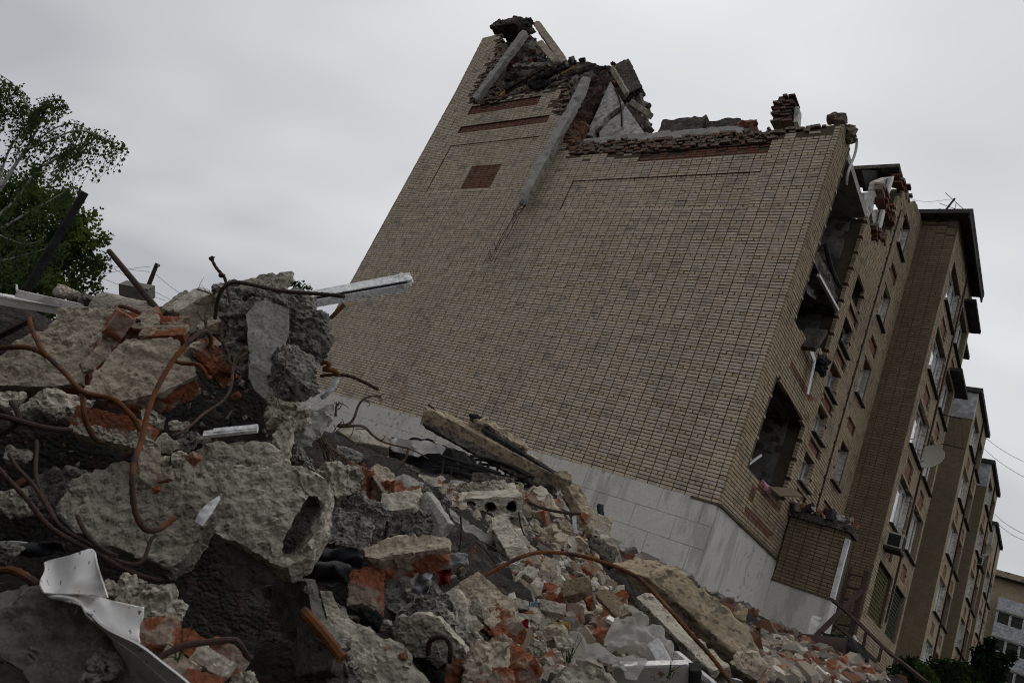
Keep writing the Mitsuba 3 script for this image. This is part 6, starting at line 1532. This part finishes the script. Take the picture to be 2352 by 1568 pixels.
put('end_fitting', block((1582, 1550, 2.72), (1608, 1550, 2.72), 30, 44, (0, .9, .2), seed=211, chips=3, amp=.05), 'soot', bx)
put('plastic_strip', join([bar(at(1500, 1472, 2.85), at(1528, 1522, 2.78), .018, .05, hint(1, .2, .4)), bar(at(1512, 1476, 2.84), at(1536, 1522, 2.78), .010, .03, hint(1, .2, .4))]), 'white_plastic', label='white grooved plastic strip leaning on the stained panel', cat='plastic strip', smooth=False)
put('plastic_strip', bar(at(1555, 1500, 3.0), at(1640, 1572, 2.7), .025, .02, hint(.3, .8, .4)), 'white_plastic', label='white strip behind the stained panel end', cat='plastic strip', smooth=False)
put('plastic_strip', bar(at(1396, 1420, 3.3), at(1424, 1436, 3.25), .03, .02, hint(.3, .8, .4)), 'white_plastic', label='short white strip left of the clear film', cat='plastic strip', smooth=False)

# ------------------------------------------------------------------ right: red rubble field, rusty stair frame
put('plastic_strip', bar(at(1685, 1560, 5.0), at(1760, 1580, 4.6), .05, .02, hint(.2, .8, .5)), 'white_plastic', label='white strip at the bottom edge under the long slab end', cat='plastic strip', smooth=False)
r6v = lambda x, y, d: ((3000 + x * .35714) / 1.63265, (2000 + y * .35714) / 1.63265, d)
put('plastic_strip', bar(at(*r6v(150, 1380, 7.6)), at(*r6v(430, 1580, 7.0)), .05, .03, hint(.2, .8, .5)), 'white_plastic', label='long white strip lying on the red rubble at the lower right', cat='plastic strip', smooth=False)
put('plastic_strip', bar(at(*r6v(0, 1250, 9.0)), at(*r6v(210, 1325, 8.6)), .06, .03, hint(.2, .8, .5)), 'white_plastic', label='white strip along the top of the red rubble', cat='plastic strip', smooth=False)
sf = thing('rusty_stair_frame', 'rusty welded stair frame and handrail beside the porch', 'metal frame')
for a, b, w in (((15, 1225, 11.5), (655, 590, 12.5), .085), ((655, 590, 12.5), (705, 390, 12.6), .07), ((700, 400, 12.6), (510, 1130, 12.2), .075), ((540, 345, 12.8), (350, 1020, 12.4), .045), ((340, 700, 11.8), (470, 800, 11.8), .05), ((470, 800, 11.8), (960, 1270, 11.0), .05), ((350, 940, 11.6), (510, 1070, 11.5), .05), ((510, 1070, 11.5), (800, 1345, 11.0), .045), ((690, 1040, 11.4), (640, 1310, 11.3), .04), ((860, 1190, 11.1), (820, 1340, 11.0), .04), ((960, 1270, 11.0), (1100, 1370, 10.5), .05), ((1100, 1370, 10.5), (1330, 1560, 9.8), .05)):
    put('bar', bar(at(*r6v(*a)), at(*r6v(*b)), w, w * .8, hint(0, .6, .8)), 'dark_rust', sf, smooth=False)
for i in range(5):
    y_ = 420 + i * 130
    put('rung', bar(at(*r6v(520 - i * 36, y_, 12.7)), at(*r6v(668 - i * 34, y_ + 30, 12.5)), .04, .03, hint(0, .9, .4)), 'dark_rust', sf, smooth=False)
put('metal_plate', block((1890, 1528, 10.0), (1938, 1520, 10.0), 60, 14, (-.2, .85, .5), seed=220, chips=3, amp=.04), 'dark_rust', label='dark curved metal plate at the lower right beside the rubble', cat='metal plate')
put('metal_drum', moved(tri(m3.Manifold.cylinder(.8, .2, .2, 24, True).rotate([0, 90, 0])), frame(at(1872, 1485, 11.0), at(1912, 1490, 10.8), hint(0, 1, .3))[1], at(1890, 1490, 10.9)), 'dark_rust', label='dented dark drum on the red rubble', cat='drum')
put('metal_drum', moved(rough(lump((.7, .5, .5), rr_, 18), .06, .05, 5, 8), np.eye(3), at(1935, 1500, 10.8)), 'soot', label='crushed dark metal piece right of the dented drum', cat='drum')
put('white_post', block((1880, 1420, 12.2), (1868, 1475, 12.0), 40, 20, (.8, .2, .5), seed=221, chips=2, amp=.03), 'whitewash', label='whitewashed stub left of the rusty stair frame', cat='post')
put('white_post', block((1960, 1470, 12.4), (1940, 1535, 12.0), 40, 20, (.8, .2, .5), seed=222, chips=2, amp=.03), 'whitewash', label='whitewashed stub right of the rusty stair frame', cat='post')
put('white_shard', block((1782, 1492, 9.0), (1790, 1462, 9.0), 12, 4, (.8, .2, .5), seed=223, chips=4, amp=.05), 'plaster_block', label='white pointed shard standing before the plinth', cat='shard')

# ------------------------------------------------------------------ fragments: the largest singly, the rest as one
rf = np.random.default_rng(77)
SLOPE = [(950, 1120), (1000, 1108), (1090, 1116), (1200, 1110), (1300, 1130), (1335, 1200), (1355, 1280), (1400, 1340), (1440, 1400), (1480, 1440), (1540, 1500), (1580, 1568), (1120, 1568), (1130, 1440), (1180, 1350), (1150, 1260), (1080, 1190)]
FIELD = [(1745, 1470), (1860, 1480), (1980, 1530), (2040, 1568), (1700, 1568)]
LEFT = [(0, 760), (260, 720), (700, 720), (740, 1000), (900, 1090), (1100, 1250), (1130, 1430), (1000, 1300), (700, 1290), (300, 1290), (0, 1200)]
KIND = {'red_brick': ('brick_fragment', 'small broken red brick piece on the rubble slope', 'red brick pieces on the slope'), 'concrete': ('concrete_fragment', 'small broken grey concrete piece on the rubble slope', 'grey concrete pieces on the slope'), 'mortar': ('mortar_fragment', 'small broken tan mortar piece on the rubble slope', 'tan mortar pieces on the slope'), 'plaster_block': ('plaster_fragment', 'small broken whitish plaster piece on the rubble slope', 'whitish plaster pieces on the slope')}
small = {m: [mikit.ply(trimesh.Trimesh(q.vertices, q.faces, process=False), 'material_' + m, smooth=False) for q in LIB] for m in KIND}


def single(p, s, m, names):
    A4 = np.eye(4)
    A4[:3, :3] = spin(rf) * (s * rf.uniform(.8, 1.15, 3))
    A4[:3, 3] = p
    key = key_for(names[0])
    scene[key] = {**small[m][rf.integers(len(LIB))], 'to_world': T(A4.tolist())}
    tag(key, names[1], names[0].split('_')[0] + ' fragment', names[2])


mats_ = list(KIND)
for p, d in scatter(SLOPE, 190, rf):
    m = mats_[rf.choice(4, p=[.13, .36, .36, .15])]
    s = rf.uniform(.045, .11) * (.6 + d / 9)
    single(p + np.array([0, 0, s * .28]), s, m, KIND[m])
FK = {'red_brick': ('brick_fragment', 'small broken red brick piece on the rubble field by the porch', 'red brick pieces by the porch'), 'mortar': ('mortar_fragment', 'small tan mortar piece on the rubble field by the porch', 'tan mortar pieces by the porch'), 'plaster_block': ('plaster_fragment', 'small whitish plaster piece on the rubble field by the porch', 'whitish plaster pieces by the porch')}
for p, d in scatter(FIELD, 90, rf):
    m = ('red_brick', 'mortar', 'plaster_block')[rf.choice(3, p=[.5, .32, .18])]
    single(p + np.array([0, 0, .05]), rf.uniform(.07, .18), m, FK[m])
TON = [(.36, .32, .26), (.30, .26, .20), (.25, .225, .19), (.42, .38, .32), (.24, .10, .055), (.19, .095, .055), (.20, .18, .155), (.50, .47, .42), (.27, .215, .15), (.33, .285, .22), (.29, .25, .19)]
P_, S_ = [], []
for p, d in scatter(SLOPE, 22000, rf):
    P_.append(p + np.array([0, 0, .004]))
    S_.append(rf.lognormal(-4.0, .62) * (.5 + d / 7))
for p, d in scatter(FIELD, 1500, rf):
    P_.append(p)
    S_.append(rf.lognormal(-2.5, .5))
hm, hc = heap(P_, np.clip(S_, .006, .3), rf, TON)
put('rubble_gravel', hm, 'fragment_mix', label='fine crushed brick, mortar and concrete covering the slope', cat='gravel', kind='stuff', smooth=False, color=hc)
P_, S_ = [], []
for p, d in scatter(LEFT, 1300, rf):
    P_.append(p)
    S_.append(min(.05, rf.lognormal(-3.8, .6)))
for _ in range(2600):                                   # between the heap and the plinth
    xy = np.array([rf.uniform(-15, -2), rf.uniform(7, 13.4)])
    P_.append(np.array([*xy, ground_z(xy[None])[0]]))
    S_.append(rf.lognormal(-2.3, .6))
hm, hc = heap(P_, np.clip(S_, .006, .35), rf, [tuple(v * .6 for v in t) for t in TON[:3] + TON[4:7]])  # tones darkened to paint in the shade of the gaps
put('heap_gravel', hm, 'fragment_mix', label='loose crumbs and stones in the heap gaps, shade put into their tone', cat='gravel', kind='stuff', smooth=False, color=hc)


# ------------------------------------------------------------------ trees, poles, grass
def leaves(points, size, r, droop=None):
    n_ = len(points)
    a = r.normal(size=(n_, 3))
    a /= np.linalg.norm(a, axis=1, keepdims=True)
    if droop is not None:
        a = a * .6 + np.array([0, 0, -1.0]) * droop
        a /= np.linalg.norm(a, axis=1, keepdims=True)
    b = np.cross(a, r.normal(size=(n_, 3)))
    b /= np.linalg.norm(b, axis=1, keepdims=True)
    s = size * r.uniform(.6, 1.25, (n_, 1))
    n3_ = np.cross(a, b)
    v = np.stack([points, points + a * s * .5 + b * s * .36 + n3_ * s * .08, points + a * s, points + a * s * .5 - b * s * .36 + n3_ * s * .08], 1).reshape(-1, 3)
    q = np.arange(n_)[:, None] * 4
    return trimesh.Trimesh(v, np.vstack([q + [0, 1, 2], q + [0, 2, 3]]), process=False)


rtree = np.random.default_rng(21)
UP = np.array([0, 0, 1.0])
bt = thing('birch_tree', 'tall birch with white limbs and hanging leafy twigs at the left edge', 'tree')
DB = 12.0
trunk = [at(-330, 900, DB), at(-160, 640, DB), at(0, 432, DB), at(40, 372, DB), at(84, 300, DB), at(100, 258, DB)]
put('trunk', tube(trunk, [.13, .10, .075, .055, .03, .012], 9), 'birch_bark', bt)
limbs = [[(-120, 620), (0, 527), (70, 485), (112, 462), (150, 440), (180, 425)], [(0, 440), (50, 300), (85, 262), (110, 240)], [(20, 400), (90, 320), (160, 285), (225, 322)], [(60, 340), (120, 320), (190, 300), (250, 322), (272, 328)], [(-60, 520), (20, 475), (50, 440), (100, 375), (150, 350)], [(70, 310), (60, 240), (40, 205), (0, 172)], [(0, 430), (-20, 330), (10, 260), (60, 235)], [(84, 300), (90, 260), (110, 232), (130, 228), (150, 240)], [(100, 380), (150, 350), (190, 330), (210, 340)], [(-150, 640), (0, 540), (60, 560), (105, 540)], [(-100, 470), (-40, 330), (-10, 230), (20, 190)], [(-60, 600), (40, 590), (110, 570), (160, 560)]]
pts_all = []
for i, lm in enumerate(limbs):
    dd = DB + rtree.uniform(-.9, .9)
    P_ = np.array([at(x, y, DB + (dd - DB) * t) for (x, y), t in zip(lm, np.linspace(.2, 1, len(lm)))])
    put('limb', tube(P_, [.035 if i in (0, 4) else .022, .006], 6), 'birch_bark', bt)
    from scipy.interpolate import CubicSpline
    cs_ = CubicSpline(np.linspace(0, 1, len(P_)), P_)
    tw = []
    for s_ in range(26):
        t = rtree.uniform(.15, 1)
        b0 = cs_(t) + rtree.normal(0, .05, 3)
        ln = rtree.uniform(.25, 1.25) * (.5 + .5 * t)
        wind = hint(.55, 0, rtree.uniform(-.4, .4)) * rtree.uniform(.1, .45)
        q_ = np.array([b0 + wind * ln * (1 - (1 - u) ** 2) * .8 + rtree.normal(0, .02, 3) + np.array([0, 0, .10 * u - .9 * u * u]) * ln for u in np.linspace(0, 1, 5)])
        tw.append(tube(q_, [.0045, .0025], 4))
        for u in rtree.uniform(.1, 1, int(9 + ln * 19)):
            c_ = q_[0] * 0
            k_ = min(3, int(u * 4))
            c_ = q_[k_] + (q_[k_ + 1] - q_[k_]) * (u * 4 - k_)
            pts_all.append(c_ + rtree.normal(0, .03, 3))
    put('twigs', join(tw), 'dark_bark', bt, kind='stuff')
put('crown', leaves(np.array(pts_all), .058, rtree, .8), 'birch_leaf', bt, kind='stuff', smooth=False)


def leafy(name, label, balls, n, size, mats2, trunk_=None, cat='tree', seed=0, gap=.42):
    """a crown of leaf clumps filling several loose balls (picture x, y, distance, radius in picture units)"""
    r = np.random.default_rng(seed)
    k = thing(name, label, cat)
    P_ = []
    tot = sum(b[3] ** 2 for b in balls)
    for x, y, d, rad_ in balls:
        c = at(x, y, d)
        R_ = rad_ * d / FOC
        cl_ = r.normal(size=(max(6, int(60 * rad_ ** 2 / tot * len(balls))), 3))
        cl_ *= (R_ * r.random((len(cl_), 1)) ** .45) / np.linalg.norm(cl_, axis=1, keepdims=True)
        m_ = int(n * rad_ ** 2 / tot / len(cl_)) + 1
        for q_ in cl_:
            P_.append(c + q_ + r.normal(0, R_ * .13, (m_, 3)))
    P_ = np.vstack(P_)
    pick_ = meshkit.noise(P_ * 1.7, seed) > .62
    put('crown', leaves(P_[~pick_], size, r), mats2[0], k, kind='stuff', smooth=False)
    put('painted_lit_crown', leaves(P_[pick_], size, r), mats2[1], k, kind='stuff', smooth=False)  # random clumps in the brighter tone, painted as lit foliage
    if trunk_:
        put('trunk', tube([at(*p) for p in trunk_], [.16, .05], 8), 'dark_bark', k)
    return k


leafy('dense_tree', 'dense dark green tree behind the birch at the left edge', [(40, 560, 17, 150), (150, 520, 16.5, 75), (190, 540, 17, 58), (160, 610, 17.5, 75), (90, 660, 17, 110), (205, 600, 17, 40), (-60, 480, 17, 130), (20, 690, 16, 90), (80, 470, 17, 80)], 26000, .105, ('dense_leaf', 'painted_lit_leaf'), [(-60, 1000, 17), (20, 760, 17), (110, 560, 17)], seed=5)
leafy('bush', 'green bush with painted lit leaves low at the left edge behind the crest', [(20, 740, 11, 60), (-40, 780, 10, 80), (80, 740, 11, 40)], 5200, .06, ('bush_leaf', 'painted_lit_leaf'), cat='bush', seed=6)
leafy('distant_tree', 'tiny green treetop peeping over the crest left of the white window frame', [(690, 657, 30, 15), (706, 664, 30, 12), (674, 652, 30, 7)], 150, .13, ('bush_leaf', 'dense_leaf'), [(640, 800, 30), (688, 660, 30)], seed=7)
leafy('conifer', 'dark spreading fir at the foot of the far building', [(2262, 1510, 36, 24), (2296, 1520, 36, 20), (2272, 1478, 36, 14), (2322, 1505, 36, 10), (2240, 1545, 36, 26), (2280, 1560, 36, 26)], 2600, .22, ('bush_leaf', 'dense_leaf'), [(2240, 1640, 36), (2272, 1470, 36)], seed=8)
for q, (bs_, lb) in enumerate((([(2090, 1540, 15, 34), (2120, 1555, 15, 34), (2060, 1560, 14, 24)], 'low green shrub behind the curved handrail'), ([(2160, 1545, 19, 34), (2195, 1550, 20, 32)], 'dark green shrub under the arch of the second bay'), ([(2225, 1560, 24, 30), (2200, 1575, 20, 30)], 'green shrub in the lower right corner before the fir'))):
    leafy('shrub', lb, bs_, 2600, .075 + .02 * q, ('bush_leaf', 'dense_leaf'), cat='shrub', seed=9 + q)
for x, y, d in ((1768, 1533, 7.6), (1780, 1540, 7.6)):
    pass
gp = np.array([at(1768, 1530, 7.4) + rtree.normal(0, .10, 3) * np.array([1, 1, .35]) for _ in range(260)])
put('weeds', leaves(gp, .05, rtree), 'grass_blade', label='patch of small green weeds at the end of the long tan slab', cat='weeds', kind='stuff', smooth=False)
for x, y, d, n_, lb in ((1535 * .3359 + 1, 1041 + 1400 * .3359, 1.6, 9, 'few grass blades in the dark gap left of the diagonal slabs'), (1304, 1520, 2.5, 12, 'small grass tuft by the milky plastic film'), (402, 1516, 1.44, 5, 'single grass sprig on the tan brick'), (1538, 1552, 2.6, 9, 'grass tuft behind the stained panel')):
    bl = []
    for _ in range(n_):
        b0 = at(x + rtree.uniform(-8, 8), y + rtree.uniform(-2, 4), d)
        e_ = b0 + UP * rtree.uniform(.03, .08) + rtree.normal(0, .03, 3)
        bl.append(tube([b0, (b0 + e_) / 2 + UP * .01, e_], [.0018, .0006], 4))
    put('grass_tuft', join(bl), 'grass_blade', label=lb, cat='grass', kind='stuff')
put('wooden_post', tube([at(-110, 940, 9.5), at(20, 735, 9.5), at(195, 442, 9.5)], [.075, .065, .05], 10, False), 'soot', label='dark leaning wooden post in front of the trees', cat='post')
up_ = thing('utility_pole', 'leaning utility pole with a crossarm far behind the crest', 'utility pole')
pt, pb = at(361, 605, 40), at(285, 800, 40)
put('pole', tube([pb, pt], [.17, .11], 8, False), 'dark_bark', up_)
put('crossarm', bar(at(356, 612, 39.9), at(367, 609, 39.9), .08, .08), 'dark_bark', up_)
put('insulator', tube([at(363, 606, 39.9), at(365, 613, 39.9)], .06, 6, False), 'grey_plastic', up_)
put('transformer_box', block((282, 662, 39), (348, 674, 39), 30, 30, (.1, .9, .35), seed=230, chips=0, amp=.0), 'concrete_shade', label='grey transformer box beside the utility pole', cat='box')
for q, (a, b, sag) in enumerate((((232, 604), (345, 624), 3), ((232, 600), (395, 690), 2), ((232, 638), (380, 690), 2), ((358, 630), (420, 678), 2), ((235, 630), (345, 612), -2))):
    p0_, p1_ = at(*a, 40), at(*b, 40)
    put('power_line', tube([p0_, at((a[0] + b[0]) / 2, (a[1] + b[1]) / 2 + sag, 40), p1_], .011, 5), 'wire_black', label=('upper wire running from the trees to the utility pole', 'wire crossing behind the straight rusty bar', 'lowest wire from the trees down to the crest', 'wire going down right from the utility pole', 'faint wire from the trees to the crossarm')[q], cat='wire')
